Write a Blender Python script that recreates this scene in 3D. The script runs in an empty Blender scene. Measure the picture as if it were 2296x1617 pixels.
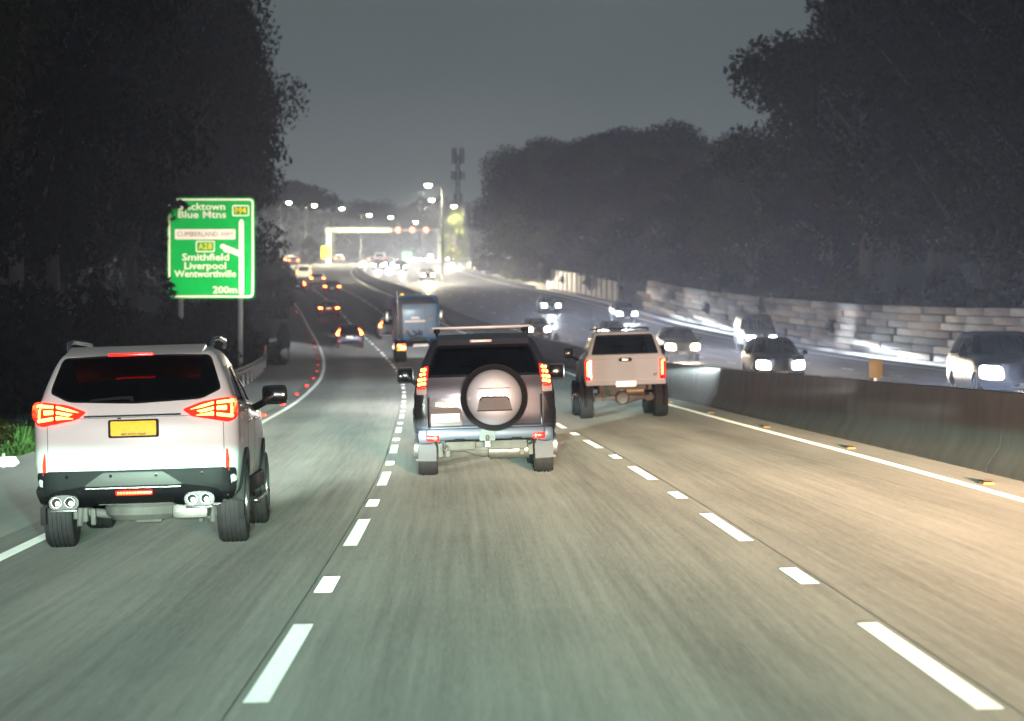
import bpy, bmesh, math, random
from math import sin, cos, pi, radians
from mathutils import Vector, Matrix
from mathutils.bvhtree import BVHTree
from mathutils.geometry import tessellate_polygon

scene = bpy.context.scene
COL = scene.collection
R = random.Random(7)

# ------------------------------------------------------------------ camera, sky, exposure
cam_d = bpy.data.cameras.new('camera')
cam = bpy.data.objects.new('camera', cam_d); COL.objects.link(cam)
cam_d.sensor_width = 36.0
cam_d.lens = 36.0 * 6460 / 2296
cam_d.clip_start = 0.2; cam_d.clip_end = 6000
cam.location = (0, 0, 1.72)
cam.rotation_euler = (radians(90 - 0.253), 0, 0)
cam_d.dof.use_dof = True
cam_d.dof.focus_distance = 32.0
cam_d.dof.aperture_fstop = 3.0
cam_d.dof.aperture_blades = 0
scene.camera = cam

world = bpy.data.worlds.new('World'); scene.world = world
world.use_nodes = True
wt = world.node_tree; wt.nodes.clear()
w_out = wt.nodes.new('ShaderNodeOutputWorld'); w_bg = wt.nodes.new('ShaderNodeBackground')
w_tc = wt.nodes.new('ShaderNodeTexCoord'); w_sep = wt.nodes.new('ShaderNodeSeparateXYZ')
w_map = wt.nodes.new('ShaderNodeMapRange'); w_ramp = wt.nodes.new('ShaderNodeValToRGB')
w_map.inputs[1].default_value = -0.02; w_map.inputs[2].default_value = 0.5
wt.links.new(w_tc.outputs['Generated'], w_sep.inputs[0]); wt.links.new(w_sep.outputs[2], w_map.inputs[0])
wt.links.new(w_map.outputs[0], w_ramp.inputs[0])
w_nz = wt.nodes.new('ShaderNodeTexNoise'); w_nz.inputs['Scale'].default_value = 7.0; w_nz.inputs['Detail'].default_value = 4
w_mr = wt.nodes.new('ShaderNodeMapRange'); w_mr.inputs[3].default_value = .84; w_mr.inputs[4].default_value = 1.16
w_mul = wt.nodes.new('ShaderNodeMix'); w_mul.data_type = 'RGBA'; w_mul.blend_type = 'MULTIPLY'; w_mul.inputs[0].default_value = 1.0
wt.links.new(w_tc.outputs['Generated'], w_nz.inputs['Vector']); wt.links.new(w_nz.outputs[0], w_mr.inputs[0])
wt.links.new(w_ramp.outputs[0], w_mul.inputs[6]); wt.links.new(w_mr.outputs[0], w_mul.inputs[7]); wt.links.new(w_mul.outputs[2], w_bg.inputs[0])
wt.links.new(w_bg.outputs[0], w_out.inputs[0])
# overcast night sky lit by the city: brightest at the horizon
el = w_ramp.color_ramp.elements
el[0].position = 0.0; el[0].color = (0.32, 0.36, 0.33, 1)
el[1].position = 1.0; el[1].color = (0.052, 0.070, 0.074, 1)
e = el.new(0.22); e.color = (0.136, 0.166, 0.166, 1)
w_bg.inputs[1].default_value = 0.78

vs = scene.view_settings
scene.display_settings.display_device = 'sRGB'
vs.view_transform = 'Standard'; vs.look = 'None'; vs.gamma = 1.0; vs.exposure = 0.0
vs.use_curve_mapping = False
cy = scene.cycles
cy.use_denoising = True
cy.max_bounces = 5; cy.diffuse_bounces = 2; cy.glossy_bounces = 3; cy.transmission_bounces = 4
cy.transparent_max_bounces = 10; cy.volume_bounces = 0
cy.sample_clamp_indirect = 3.0
cy.sample_clamp_direct = 40.0
cy.caustics_reflective = False; cy.caustics_refractive = False

# ------------------------------------------------------------------ road geometry: C = lane centre, H = height, along depth y
def pchip(tab):
    xs = [a for a, b in tab]; ys = [b for a, b in tab]; n = len(xs)
    d = [(ys[i+1]-ys[i])/(xs[i+1]-xs[i]) for i in range(n-1)]
    m = [d[0]] + [0.5*(d[i-1]+d[i]) for i in range(1, n-1)] + [d[-1]]
    def f(x):
        if x <= xs[0]: return ys[0] + m[0]*(x-xs[0])
        if x >= xs[-1]: return ys[-1]
        i = 0
        while xs[i+1] < x: i += 1
        h = xs[i+1]-xs[i]; t = (x-xs[i])/h
        return ((1+2*t)*(1-t)**2*ys[i] + t*(1-t)**2*h*m[i] + t*t*(3-2*t)*ys[i+1] + t*t*(t-1)*h*m[i+1])
    return f
C = pchip([(-60,.9),(0,.60),(20,.38),(40,-.02),(60,-.64),(86,-1.5),(106,-2.25),(130,-3.35),(171,-6.0),(231,-11.1),
           (266,-14.5),(300,-17.9),(350,-22.9),(400,-27.2),(450,-30.6),(500,-32.6),(545,-33.2),(600,-32.2),(650,-30),(750,-23),(900,-8)])
H = pchip([(-60,0),(0,0),(70,0),(91,.08),(103,.2),(127,.52),(151,.97),(175,1.58),(231,3.6),(266,5.45),(300,7.05),(350,9.2),
           (430,12.7),(480,14.9),(545,17.6),(600,19.2),(650,20.5),(750,22.0),(900,23.0),(1400,26)])
def cross(s, y):
    k = .03*max(0.0, min(1.0, (350-y)/150))
    return k*max(-9.0, min(6.5, s))
def road_z(s, y): return H(y) + cross(s, y)
def ground_z(s, y):
    z = road_z(s, y)
    if s < -8.2: return z + min(4.0, (-8.2-s)*.10)
    if s > 24.6: return z + min(6.0, .35 + (s-24.6)*.14)
    return z - .12
def rp(s, y, dz=0): return Vector((C(y)+s, y, road_z(s, y)+dz))
def heading(y): return math.atan2(C(y+1)-C(y-1), 2.0)      # >0 turns right
def at(px, y): return (px-1148)/6460*y                      # lateral metres of an image column at depth y

# ------------------------------------------------------------------ materials
MATS = {}
def nodes_of(m):
    m.use_nodes = True
    nt = m.node_tree; nt.nodes.clear()
    out = nt.nodes.new('ShaderNodeOutputMaterial')
    return nt, out
def mat(name, col, rough=.5, metal=0.0, var=.15, scale=6.0, bump=0.0, coat=0.0, em=None, ems=0.0, spec=.5, coord='Object', stretch=None, detail=4.0, retro=None):
    if name in MATS: return MATS[name]
    m = bpy.data.materials.new(name); nt, out = nodes_of(m)
    N = nt.nodes.new; L = nt.links.new
    p = N('ShaderNodeBsdfPrincipled'); L(p.outputs[0], out.inputs[0])
    tc = N('ShaderNodeTexCoord'); vec = tc.outputs[coord]
    if stretch:
        mp = N('ShaderNodeMapping'); mp.inputs['Scale'].default_value = stretch
        L(vec, mp.inputs[0]); vec = mp.outputs[0]
    nz = N('ShaderNodeTexNoise'); nz.inputs['Scale'].default_value = scale; nz.inputs['Detail'].default_value = detail
    L(vec, nz.inputs['Vector'])
    mx = N('ShaderNodeMix'); mx.data_type = 'RGBA'
    mx.inputs[6].default_value = tuple(max(0, c*(1-var)) for c in col)+(1,)
    mx.inputs[7].default_value = tuple(min(1, c*(1+var)) for c in col)+(1,)
    L(nz.outputs[0], mx.inputs[0]); L(mx.outputs[2], p.inputs['Base Color'])
    mr = N('ShaderNodeMapRange'); mr.inputs[3].default_value = max(0, rough-.08); mr.inputs[4].default_value = min(1, rough+.08)
    L(nz.outputs[0], mr.inputs[0]); L(mr.outputs[0], p.inputs['Roughness'])
    p.inputs['Metallic'].default_value = metal
    p.inputs['Specular IOR Level'].default_value = spec
    if coat: p.inputs['Coat Weight'].default_value = coat; p.inputs['Coat Roughness'].default_value = .06
    if bump:
        b = N('ShaderNodeBump'); b.inputs['Strength'].default_value = bump; b.inputs['Distance'].default_value = .02
        L(nz.outputs[0], b.inputs['Height']); L(b.outputs[0], p.inputs['Normal'])
    if em:
        p.inputs['Emission Color'].default_value = tuple(em)+(1,); p.inputs['Emission Strength'].default_value = ems
    if retro: retroreflect(nt, out, p.outputs[0], mx.outputs[2], *retro)
    MATS[name] = m
    return m
def retroreflect(nt, out, base, colour, amount, rough):
    """glass-bead or prism sheeting: part of the light goes back the way it came (a mirror lobe about the arriving direction)"""
    N = nt.nodes.new; L = nt.links.new
    g = N('ShaderNodeBsdfGlossy'); g.inputs['Roughness'].default_value = rough
    ge = N('ShaderNodeNewGeometry'); L(ge.outputs['Incoming'], g.inputs['Normal'])
    if isinstance(colour, tuple): g.inputs[0].default_value = colour
    else: L(colour, g.inputs[0])
    x = N('ShaderNodeMixShader'); x.inputs[0].default_value = amount
    L(base, x.inputs[1]); L(g.outputs[0], x.inputs[2]); L(x.outputs[0], out.inputs[0])
def glass(name, tint, refl=.08):
    if name in MATS: return MATS[name]
    m = bpy.data.materials.new(name); nt, out = nodes_of(m); N = nt.nodes.new; L = nt.links.new
    t = N('ShaderNodeBsdfTransparent'); t.inputs[0].default_value = tint+(1,)
    g = N('ShaderNodeBsdfGlossy'); g.inputs['Roughness'].default_value = .04; g.inputs[0].default_value = (.9,.9,.9,1)
    f = N('ShaderNodeFresnel'); f.inputs[0].default_value = 1.5
    x = N('ShaderNodeMixShader'); L(f.outputs[0], x.inputs[0]); L(t.outputs[0], x.inputs[1]); L(g.outputs[0], x.inputs[2])
    L(x.outputs[0], out.inputs[0]); MATS[name] = m
    return m
def asphalt(name, a, b):
    m = bpy.data.materials.new(name); nt, out = nodes_of(m); N = nt.nodes.new; L = nt.links.new
    uv = N('ShaderNodeUVMap'); uv.uv_map = 'road'
    def noise(sx, sy, det, rough=.6):
        mp = N('ShaderNodeMapping'); mp.inputs['Scale'].default_value = (sx, sy, 1); L(uv.outputs[0], mp.inputs[0])
        nz = N('ShaderNodeTexNoise'); nz.inputs['Scale'].default_value = 1; nz.inputs['Detail'].default_value = det
        nz.inputs['Roughness'].default_value = rough; L(mp.outputs[0], nz.inputs['Vector']); return nz.outputs[0]
    streak = noise(14, .16, 5, .65); broad = noise(1.1, .03, 3); patch = noise(.35, .12, 4); grain = noise(70, 2.2, 3, .8)
    def math_(op, x, y):
        n = N('ShaderNodeMath'); n.operation = op
        for i, v in enumerate((x, y)):
            if isinstance(v, (int, float)): n.inputs[i].default_value = v
            else: L(v, n.inputs[i])
        return n.outputs[0]
    t = math_('ADD', math_('MULTIPLY', streak, .55), math_('MULTIPLY', broad, .45))
    t = math_('ADD', math_('MULTIPLY', t, .6), math_('MULTIPLY', patch, .22))
    t = math_('ADD', t, math_('MULTIPLY', grain, .30))
    sp = N('ShaderNodeSeparateXYZ'); L(uv.outputs[0], sp.inputs[0])
    track = math_('COSINE', math_('MULTIPLY', sp.outputs[0], 4*pi/3.5), 0)      # tyre tracks, two to a lane
    t = math_('ADD', t, math_('MULTIPLY', math_('MULTIPLY', track, broad), .07))
    mr = N('ShaderNodeMapRange'); mr.inputs[1].default_value = .38; mr.inputs[2].default_value = .70; L(t, mr.inputs[0])
    mx = N('ShaderNodeMix'); mx.data_type = 'RGBA'; mx.inputs[6].default_value = a+(1,); mx.inputs[7].default_value = b+(1,)
    L(mr.outputs[0], mx.inputs[0])
    d = N('ShaderNodeBsdfDiffuse'); d.inputs['Roughness'].default_value = 1.0; L(mx.outputs[2], d.inputs[0])
    g = N('ShaderNodeBsdfGlossy'); g.inputs['Roughness'].default_value = .42; g.inputs[0].default_value = (.8,.8,.8,1)
    f = N('ShaderNodeFresnel'); f.inputs[0].default_value = 1.25
    fm = math_('MULTIPLY', f.outputs[0], .22)
    x = N('ShaderNodeMixShader'); L(fm, x.inputs[0]); L(d.outputs[0], x.inputs[1]); L(g.outputs[0], x.inputs[2])
    L(x.outputs[0], out.inputs[0]); retroreflect(nt, out, x.outputs[0], mx.outputs[2], .70, .55); MATS[name] = m
    return m
def leafmat(name, a, b):
    m = bpy.data.materials.new(name); nt, out = nodes_of(m); N = nt.nodes.new; L = nt.links.new
    tc = N('ShaderNodeTexCoord'); nz = N('ShaderNodeTexNoise'); nz.inputs['Scale'].default_value = .6; nz.inputs['Detail'].default_value = 3
    L(tc.outputs['Object'], nz.inputs['Vector'])
    oi = N('ShaderNodeObjectInfo')
    ad = N('ShaderNodeMath'); ad.operation = 'MULTIPLY_ADD'; L(oi.outputs['Random'], ad.inputs[0]); ad.inputs[1].default_value = .4; L(nz.outputs[0], ad.inputs[2])
    mr = N('ShaderNodeMapRange'); mr.inputs[1].default_value = .35; mr.inputs[2].default_value = .95; L(ad.outputs[0], mr.inputs[0])
    mx = N('ShaderNodeMix'); mx.data_type = 'RGBA'; mx.inputs[6].default_value = a+(1,); mx.inputs[7].default_value = b+(1,)
    L(mr.outputs[0], mx.inputs[0])
    d = N('ShaderNodeBsdfDiffuse'); t = N('ShaderNodeBsdfTranslucent'); x = N('ShaderNodeMixShader'); x.inputs[0].default_value = .35
    L(mx.outputs[2], d.inputs[0]); L(mx.outputs[2], t.inputs[0]); L(d.outputs[0], x.inputs[1]); L(t.outputs[0], x.inputs[2])
    L(x.outputs[0], out.inputs[0]); MATS[name] = m
    return m

ASPHALT = asphalt('asphalt', (.040,.040,.039), (.105,.103,.098))
SHOULDER = asphalt('shoulder_asphalt', (.075,.074,.070), (.13,.128,.12))
PAINT = mat('line_paint', (.74,.74,.72), .6, var=.32, scale=22, detail=8, retro=(.13,.42))
PAINT_STUD = mat('stud_white', (.86,.86,.88), .3, var=.05, retro=(.5,.42))
STUD_RED = mat('stud_red', (.85,.02,.012), .25, var=.05, retro=(.6,.24))
STUD_AMBER = mat('stud_amber', (.55,.25,.02), .5, var=.05)
CONCRETE = mat('barrier_concrete', (.36,.325,.31), .9, var=.35, scale=1.3, bump=.25, detail=8)
KERB = mat('kerb_concrete', (.36,.35,.33), .85, var=.3, scale=2)
GRASS_GROUND = mat('verge_soil', (.045,.055,.022), .95, var=.5, scale=1.2)
BLADES = mat('grass_blades', (.075,.19,.03), .8, var=.5, scale=.7)
BARK = mat('bark', (.085,.07,.06), .9, var=.45, scale=5, bump=.4)
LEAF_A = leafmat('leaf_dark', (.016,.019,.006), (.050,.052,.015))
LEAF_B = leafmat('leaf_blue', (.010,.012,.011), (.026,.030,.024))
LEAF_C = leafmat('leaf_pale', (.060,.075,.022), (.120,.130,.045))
W_PAINT = mat('white_car_paint', (.82,.80,.785), .38, var=.04, scale=3, coat=.35)
G_PAINT = mat('grey_car_paint', (.060,.062,.082), .36, metal=.45, var=.08, scale=40, coat=.6)
S_PAINT = mat('silver_cover', (.29,.30,.335), .40, metal=.3, var=.05, scale=40, coat=.4)
K_PAINT = mat('black_gloss', (.012,.012,.014), .15, var=.2, coat=.5)
K_PLAST = mat('black_plastic', (.014,.014,.016), .6, var=.3, scale=12, bump=.05, spec=.25)
TRIM = mat('satin_trim', (.30,.29,.28), .25, metal=.8, var=.1)
BUMP_P = mat('bumper_silver', (.115,.12,.17), .42, metal=.25, var=.06)
RUBBER = mat('tyre_rubber', (.050,.050,.054), .8, var=.4, scale=9, bump=.1)
CHROME = mat('chrome', (.78,.78,.80), .14, metal=1, var=.08)
STEEL = mat('dull_steel', (.36,.35,.33), .45, metal=.7, var=.4, scale=9)
DIRTY = mat('dusty_underbody', (.24,.21,.18), .85, var=.5, scale=8, bump=.3)
DIRTY2 = mat('pale_underbody', (.18,.18,.17), .7, var=.4, scale=8, bump=.2)
ALLOY = mat('alloy', (.34,.34,.35), .35, metal=.9, var=.1)
FLAP = mat('mud_flap_grey', (.16,.16,.185), .7, var=.18, scale=10)
INTERIOR = mat('seat_cloth', (.030,.030,.034), .9, var=.2)
GLASS_D = glass('tinted_glass', (.16,.16,.18))
GLASS_L = glass('clear_glass', (.62,.66,.68))
DARKGLASS = mat('dark_window', (.010,.011,.013), .08, var=.2, coat=.3)
RED_LENS = mat('red_lens', (.45,.008,.006), .18, var=.1, em=(1,.012,.006), ems=3.6, coat=.5)
RED_DARK = mat('red_lens_faint_glow', (.30,.008,.006), .2, var=.15, em=(1,.01,.005), ems=.10, coat=.5)  # lens parts that are no lamp, given a faint red glow
RED_GLOW = mat('red_lamp_glow', (.6,.05,.02), .3, var=.02, em=(1,.13,.022), ems=7.0)
RED_HOT = mat('red_lamp_core', (.6,.05,.02), .3, var=.02, em=(1,.20,.04), ems=18.0)
FAR_HOT = mat('red_lamp_far', (.6,.05,.02), .3, var=.02, em=(1,.085,.014), ems=95.0)
RED_REFL = mat('red_reflector_glow', (.75,.05,.03), .3, var=.1, em=(1,.05,.02), ems=.5)  # passive reflectors given a glow, returned light put into the material
AMBER = mat('amber_lens', (.8,.35,.03), .3, var=.05, em=(1,.55,.03), ems=2.5)
CLEAR_LENS = mat('clear_lens', (.72,.58,.57), .2, var=.15, coat=.5)
HL_WHITE = mat('headlamp_cool', (.9,.9,.9), .2, var=.02, em=(.86,.95,1), ems=900)
HL_WARM = mat('headlamp_warm', (.9,.9,.85), .2, var=.02, em=(1,.86,.58), ems=850)
HL_NEAR = mat('headlamp_near', (.9,.9,.9), .2, var=.02, em=(1,.97,.9), ems=6)
PLATE_Y = mat('plate_yellow', (.80,.52,.02), .5, var=.22, scale=26, retro=(.06,.35))
PLATE_W = mat('plate_white', (.82,.82,.80), .5, var=.05, retro=(.2,.35))
PLATE_INK = mat('plate_ink', (.10,.09,.05), .6)

# ------------------------------------------------------------------ mesh helpers
def link(o, parent=None):
    COL.objects.link(o)
    if parent: o.parent = parent
    return o
def sharp(bm, ang=38):
    a = radians(ang)
    for f in bm.faces: f.smooth = True
    for e_ in bm.edges:
        if len(e_.link_faces) != 2 or e_.calc_face_angle(0) > a: e_.smooth = False
class MB:
    def __init__(s): s.bm = bmesh.new()
    def add(s, vs, fs, M=None):
        b = [s.bm.verts.new(M @ Vector(v) if M else v) for v in vs]
        for f in fs:
            try: s.bm.faces.new([b[i] for i in f])
            except ValueError: pass
        return s
    def box(s, c, d, M=None, bev=0.0, taper=1.0):
        x, y, z = (k/2 for k in d)
        t = bmesh.new()
        vs_ = [(-x,-y,-z),(x,-y,-z),(x,y,-z),(-x,y,-z),(-x*taper,-y*taper,z),(x*taper,-y*taper,z),(x*taper,y*taper,z),(-x*taper,y*taper,z)]
        bv = [t.verts.new(v) for v in vs_]
        for f in ((3,2,1,0),(4,5,6,7),(0,1,5,4),(1,2,6,5),(2,3,7,6),(3,0,4,7)): t.faces.new([bv[i] for i in f])
        if bev: bmesh.ops.bevel(t, geom=list(t.edges), offset=bev, segments=2, affect='EDGES', profile=.6)
        T = Matrix.Translation(c)
        if M: T = T @ M
        t.verts.index_update()
        s.add([tuple(T @ v.co) for v in t.verts], [[v.index for v in f.verts] for f in t.faces]); t.free()
        return s
    def tube(s, pts, r, n=8, cap=True):
        pts = [Vector(p) for p in pts]
        rs = r if isinstance(r, (list, tuple)) else [r]*len(pts)
        rings = []
        for i, p in enumerate(pts):
            d = (pts[min(i+1, len(pts)-1)]-pts[max(i-1, 0)]).normalized()
            u = d.cross(Vector((0,0,1)));
            if u.length < .01: u = d.cross(Vector((1,0,0)))
            u.normalize(); v = d.cross(u)
            rings.append([s.bm.verts.new(p + (u*cos(2*pi*k/n)+v*sin(2*pi*k/n))*rs[i]) for k in range(n)])
        for a, b in zip(rings, rings[1:]):
            for k in range(n): s.bm.faces.new((a[k], a[(k+1)%n], b[(k+1)%n], b[k]))
        if cap: s.bm.faces.new(rings[0][::-1]); s.bm.faces.new(rings[-1])
        return s
    def lathe(s, prof, axis='x', c=(0,0,0), n=24, closed=False):
        c = Vector(c); rings = []
        for a, r in prof:
            ring = []
            for k in range(n):
                t = 2*pi*k/n
                if axis == 'x': v = Vector((a, r*cos(t), r*sin(t)))
                elif axis == 'y': v = Vector((r*cos(t), a, r*sin(t)))
                else: v = Vector((r*cos(t), r*sin(t), a))
                ring.append(s.bm.verts.new(c+v))
            rings.append(ring)
        prs = list(zip(rings, rings[1:])) + ([(rings[-1], rings[0])] if closed else [])
        for a, b in prs:
            for k in range(n): s.bm.faces.new((a[k], a[(k+1)%n], b[(k+1)%n], b[k]))
        if not closed:
            s.bm.faces.new(rings[0][::-1]); s.bm.faces.new(rings[-1])
        return s
    def prism(s, poly, axis, a0, a1):
        n = len(poly)
        def P(p, a): return {'y': (p[0], a, p[1]), 'x': (a, p[0], p[1]), 'z': (p[0], p[1], a)}[axis]
        s.add([P(p, a0) for p in poly]+[P(p, a1) for p in poly],
              [list(range(n)), list(range(2*n-1, n-1, -1))]+[[i, i+n, (i+1)%n+n, (i+1)%n] for i in range(n)])
        return s
    def build(s, name, m, parent=None, smooth=38):
        bmesh.ops.recalc_face_normals(s.bm, faces=list(s.bm.faces))
        if smooth: sharp(s.bm, smooth)
        me = bpy.data.meshes.new(name); s.bm.to_mesh(me); s.bm.free()
        me.materials.append(m)
        return link(bpy.data.objects.new(name, me), parent)
def tag(o, label=None, cat=None, group=None, kind=None):
    if label: o['label'] = label
    if cat: o['category'] = cat
    if group: o['group'] = group
    if kind: o['kind'] = kind
    return o
def empty(name, loc, rz=0.0, ry=0.0):
    o = bpy.data.objects.new(name, None); o.empty_display_size = .3
    o.rotation_mode = 'XYZ'
    o.location = loc; o.rotation_euler = (0, ry, rz)
    return link(o)
def copy_tree(o, parent=None):
    c = o.copy(); COL.objects.link(c)
    if parent: c.parent = parent
    for ch in list(o.children): copy_tree(ch, c)
    return c
def rounded(poly, r, n=3):
    out = []; k = len(poly)
    rr = r if isinstance(r, (list, tuple)) else [r]*k
    for i in range(k):
        p0, p, p1 = (Vector(poly[(i+j) % k]) for j in (-1, 0, 1))
        a, b = (p0-p), (p1-p); q = min(rr[i], a.length*.45, b.length*.45)
        A = p + a.normalized()*q; B = p + b.normalized()*q
        for j in range(n+1):
            t = j/n; out.append(tuple((1-t)**2*A + 2*t*(1-t)*p + t*t*B))
    return out
def mirror(poly): return [(-a, b) for a, b in poly][::-1]
def inset(poly, d):
    area = sum(poly[i][0]*poly[(i+1) % len(poly)][1]-poly[(i+1) % len(poly)][0]*poly[i][1] for i in range(len(poly)))
    sg = 1 if area > 0 else -1; out = []
    for i in range(len(poly)):
        p0, p, p1 = (Vector(poly[(i+j) % len(poly)]) for j in (-1, 0, 1))
        t = (p1-p0).normalized(); out.append(tuple(p + Vector((-t.y, t.x))*sg*d))
    return out
RAY = {'rear': lambda a, b: (Vector((a,-4,b)), Vector((0,1,0))), 'front': lambda a, b: (Vector((a,12,b)), Vector((0,-1,0))),
       'right': lambda a, b: (Vector((4,a,b)), Vector((-1,0,0))), 'left': lambda a, b: (Vector((-4,a,b)), Vector((1,0,0))),
       'top': lambda a, b: (Vector((a,b,5)), Vector((0,0,-1)))}
def _project(bm, bvh, side, off, thick):
    vs_ = list(bm.verts); last = None; hits = []
    for v in vs_:
        o, d = RAY[side](v.co.x, v.co.y)
        h = bvh.ray_cast(o, d)
        hits.append((o, d, h[0]))
    good = [(d.dot(h-o)) for o, d, h in hits if h]
    mean = sum(good)/len(good) if good else 4.0
    back = {}
    for v, (o, d, h) in zip(vs_, hits):
        t = d.dot(h-o) if h else mean
        if h and abs(t-mean) > .6: t = mean
        v.co = o + d*(t-off); back[v] = o + d*(t-off+thick)
    if thick:
        fs = list(bm.faces); bd = [e_ for e_ in bm.edges if len(e_.link_faces) == 1]
        nv = {v: bm.verts.new(c) for v, c in back.items()}
        for f in fs: bm.faces.new([nv[v] for v in reversed(f.verts)])
        for e_ in bd:
            a, b = e_.verts; bm.faces.new((a, b, nv[b], nv[a]))
def patch(bvh, poly, side, off, thick, name, m, parent, grid=.09):
    bm = bmesh.new(); pv = [Vector((p[0], p[1], 0)) for p in poly]
    b = [bm.verts.new(v) for v in pv]
    for t in tessellate_polygon([pv]):
        try: bm.faces.new([b[i] for i in t])
        except ValueError: pass
    for ax in (0, 1):
        lo = min(p[ax] for p in poly); hi = max(p[ax] for p in poly); n = int((hi-lo)/grid)
        for k in range(1, n+1):
            c = lo + (hi-lo)*k/(n+1); co = Vector((0,0,0)); co[ax] = c; no = Vector((0,0,0)); no[ax] = 1
            bmesh.ops.bisect_plane(bm, geom=list(bm.verts)+list(bm.edges)+list(bm.faces), plane_co=co, plane_no=no)
    _project(bm, bvh, side, off, thick)
    mb = MB(); mb.bm.free(); mb.bm = bm
    return mb.build(name, m, parent, 40)
def ring(bvh, poly, w, side, off, thick, name, m, parent):
    dense = []
    for i in range(len(poly)):
        a, b = Vector(poly[i]), Vector(poly[(i+1) % len(poly)]); n = max(1, int((b-a).length/.12))
        for k in range(n): dense.append(tuple(a+(b-a)*k/n))
    inn = inset(dense, w); bm = bmesh.new(); n = len(dense)
    A = [bm.verts.new((p[0], p[1], 0)) for p in dense]; B = [bm.verts.new((p[0], p[1], 0)) for p in inn]
    for i in range(n): bm.faces.new((A[i], A[(i+1) % n], B[(i+1) % n], B[i]))
    _project(bm, bvh, side, off, thick)
    mb = MB(); mb.bm.free(); mb.bm = bm
    return mb.build(name, m, parent, 40)
def rect(x0, x1, z0, z1, r=0.0, n=3):
    p = [(x0,z0),(x1,z0),(x1,z1),(x0,z1)]
    return rounded(p, r, n) if r else p
def outline(w, y0, y1, rr, rf, bow, bf, taper):
    pts = []                                    # right half from rear centre to front centre
    yr = lambda x: y0 + bow*(x/w)**2
    xr = w-rr
    for k in range(5): x = xr*k/5; pts.append((x, yr(x)))
    yc = yr(xr)
    for k in range(6):
        t = pi/2*k/5; pts.append((xr + rr*sin(t), yc + rr*.9*(1-cos(t))))
    ys, ye = pts[-1][1], y1-bf-rf
    for k in range(1, 7):
        t = k/7; pts.append((w - taper*max(0, t-.35)**2*2, ys+(ye-ys)*t))
    wf = w - taper*.84
    for k in range(6):
        t = pi/2*k/5; pts.append((wf - rf*(1-cos(t)), ye + rf*sin(t)))
    xf = wf-rf
    for k in range(1, 5): x = xf*(1-k/5); pts.append((x, y1 - bf*(x/xf)**2))
    pts.append((0, y1))
    return pts
def loft(secs):
    bm = bmesh.new(); rings = []
    for z, w, y0, y1, rr, rf, bow, bf, tp in secs:
        h = outline(w, y0, y1, rr, rf, bow, bf, tp)
        full = h + [(-x, y) for x, y in reversed(h[1:-1])]
        rings.append([bm.verts.new((x, y, z)) for x, y in full])
    n = len(rings[0])
    for a, b in zip(rings, rings[1:]):
        for k in range(n): bm.faces.new((a[k], a[(k+1) % n], b[(k+1) % n], b[k]))
    bm.faces.new(rings[0][::-1]); bm.faces.new(rings[-1])
    bmesh.ops.recalc_face_normals(bm, faces=list(bm.faces))
    return bm
def dense_secs(secs, step=.06):
    """smooth extra sections between the key sections"""
    zs = [s_[0] for s_ in secs]; out = []
    for i in range(len(secs)-1):
        n = max(1, int(math.ceil((zs[i+1]-zs[i])/step)))
        for k in range(n):
            t = k/n; row = [zs[i]+(zs[i+1]-zs[i])*t]
            for j in range(1, 9):
                def sl(q):
                    if q <= 0 or q >= len(secs)-1: 
                        a = max(0, min(len(secs)-2, q)); return (secs[a+1][j]-secs[a][j])/(zs[a+1]-zs[a])
                    d0 = (secs[q][j]-secs[q-1][j])/(zs[q]-zs[q-1]); d1 = (secs[q+1][j]-secs[q][j])/(zs[q+1]-zs[q])
                    return 0 if d0*d1 <= 0 else 2*d0*d1/(d0+d1)
                h = zs[i+1]-zs[i]
                row.append((1+2*t)*(1-t)**2*secs[i][j] + t*(1-t)**2*h*sl(i) + t*t*(3-2*t)*secs[i+1][j] + t*t*(t-1)*h*sl(i+1))
            out.append(tuple(row))
    out.append(secs[-1])
    return out
def bm_obj(bm, name, m, parent=None, smooth=38):
    mb = MB(); mb.bm.free(); mb.bm = bm
    return mb.build(name, m, parent, smooth)
def boolean(o, cutters):
    for c in cutters:
        md = o.modifiers.new('b', 'BOOLEAN'); md.operation = 'DIFFERENCE'; md.object = c; md.solver = 'EXACT'
    bpy.context.view_layer.update()
    dg = bpy.context.evaluated_depsgraph_get()
    me = bpy.data.meshes.new_from_object(o.evaluated_get(dg))
    old = o.data; mats = list(old.materials); o.modifiers.clear(); me.materials.clear()
    for m in mats: me.materials.append(m)
    for p in me.polygons: p.material_index = 0
    o.data = me
    for c in cutters: bpy.data.objects.remove(c)
    bm = bmesh.new(); bm.from_mesh(me); sharp(bm, 32); bm.to_mesh(me); bm.free()

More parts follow.
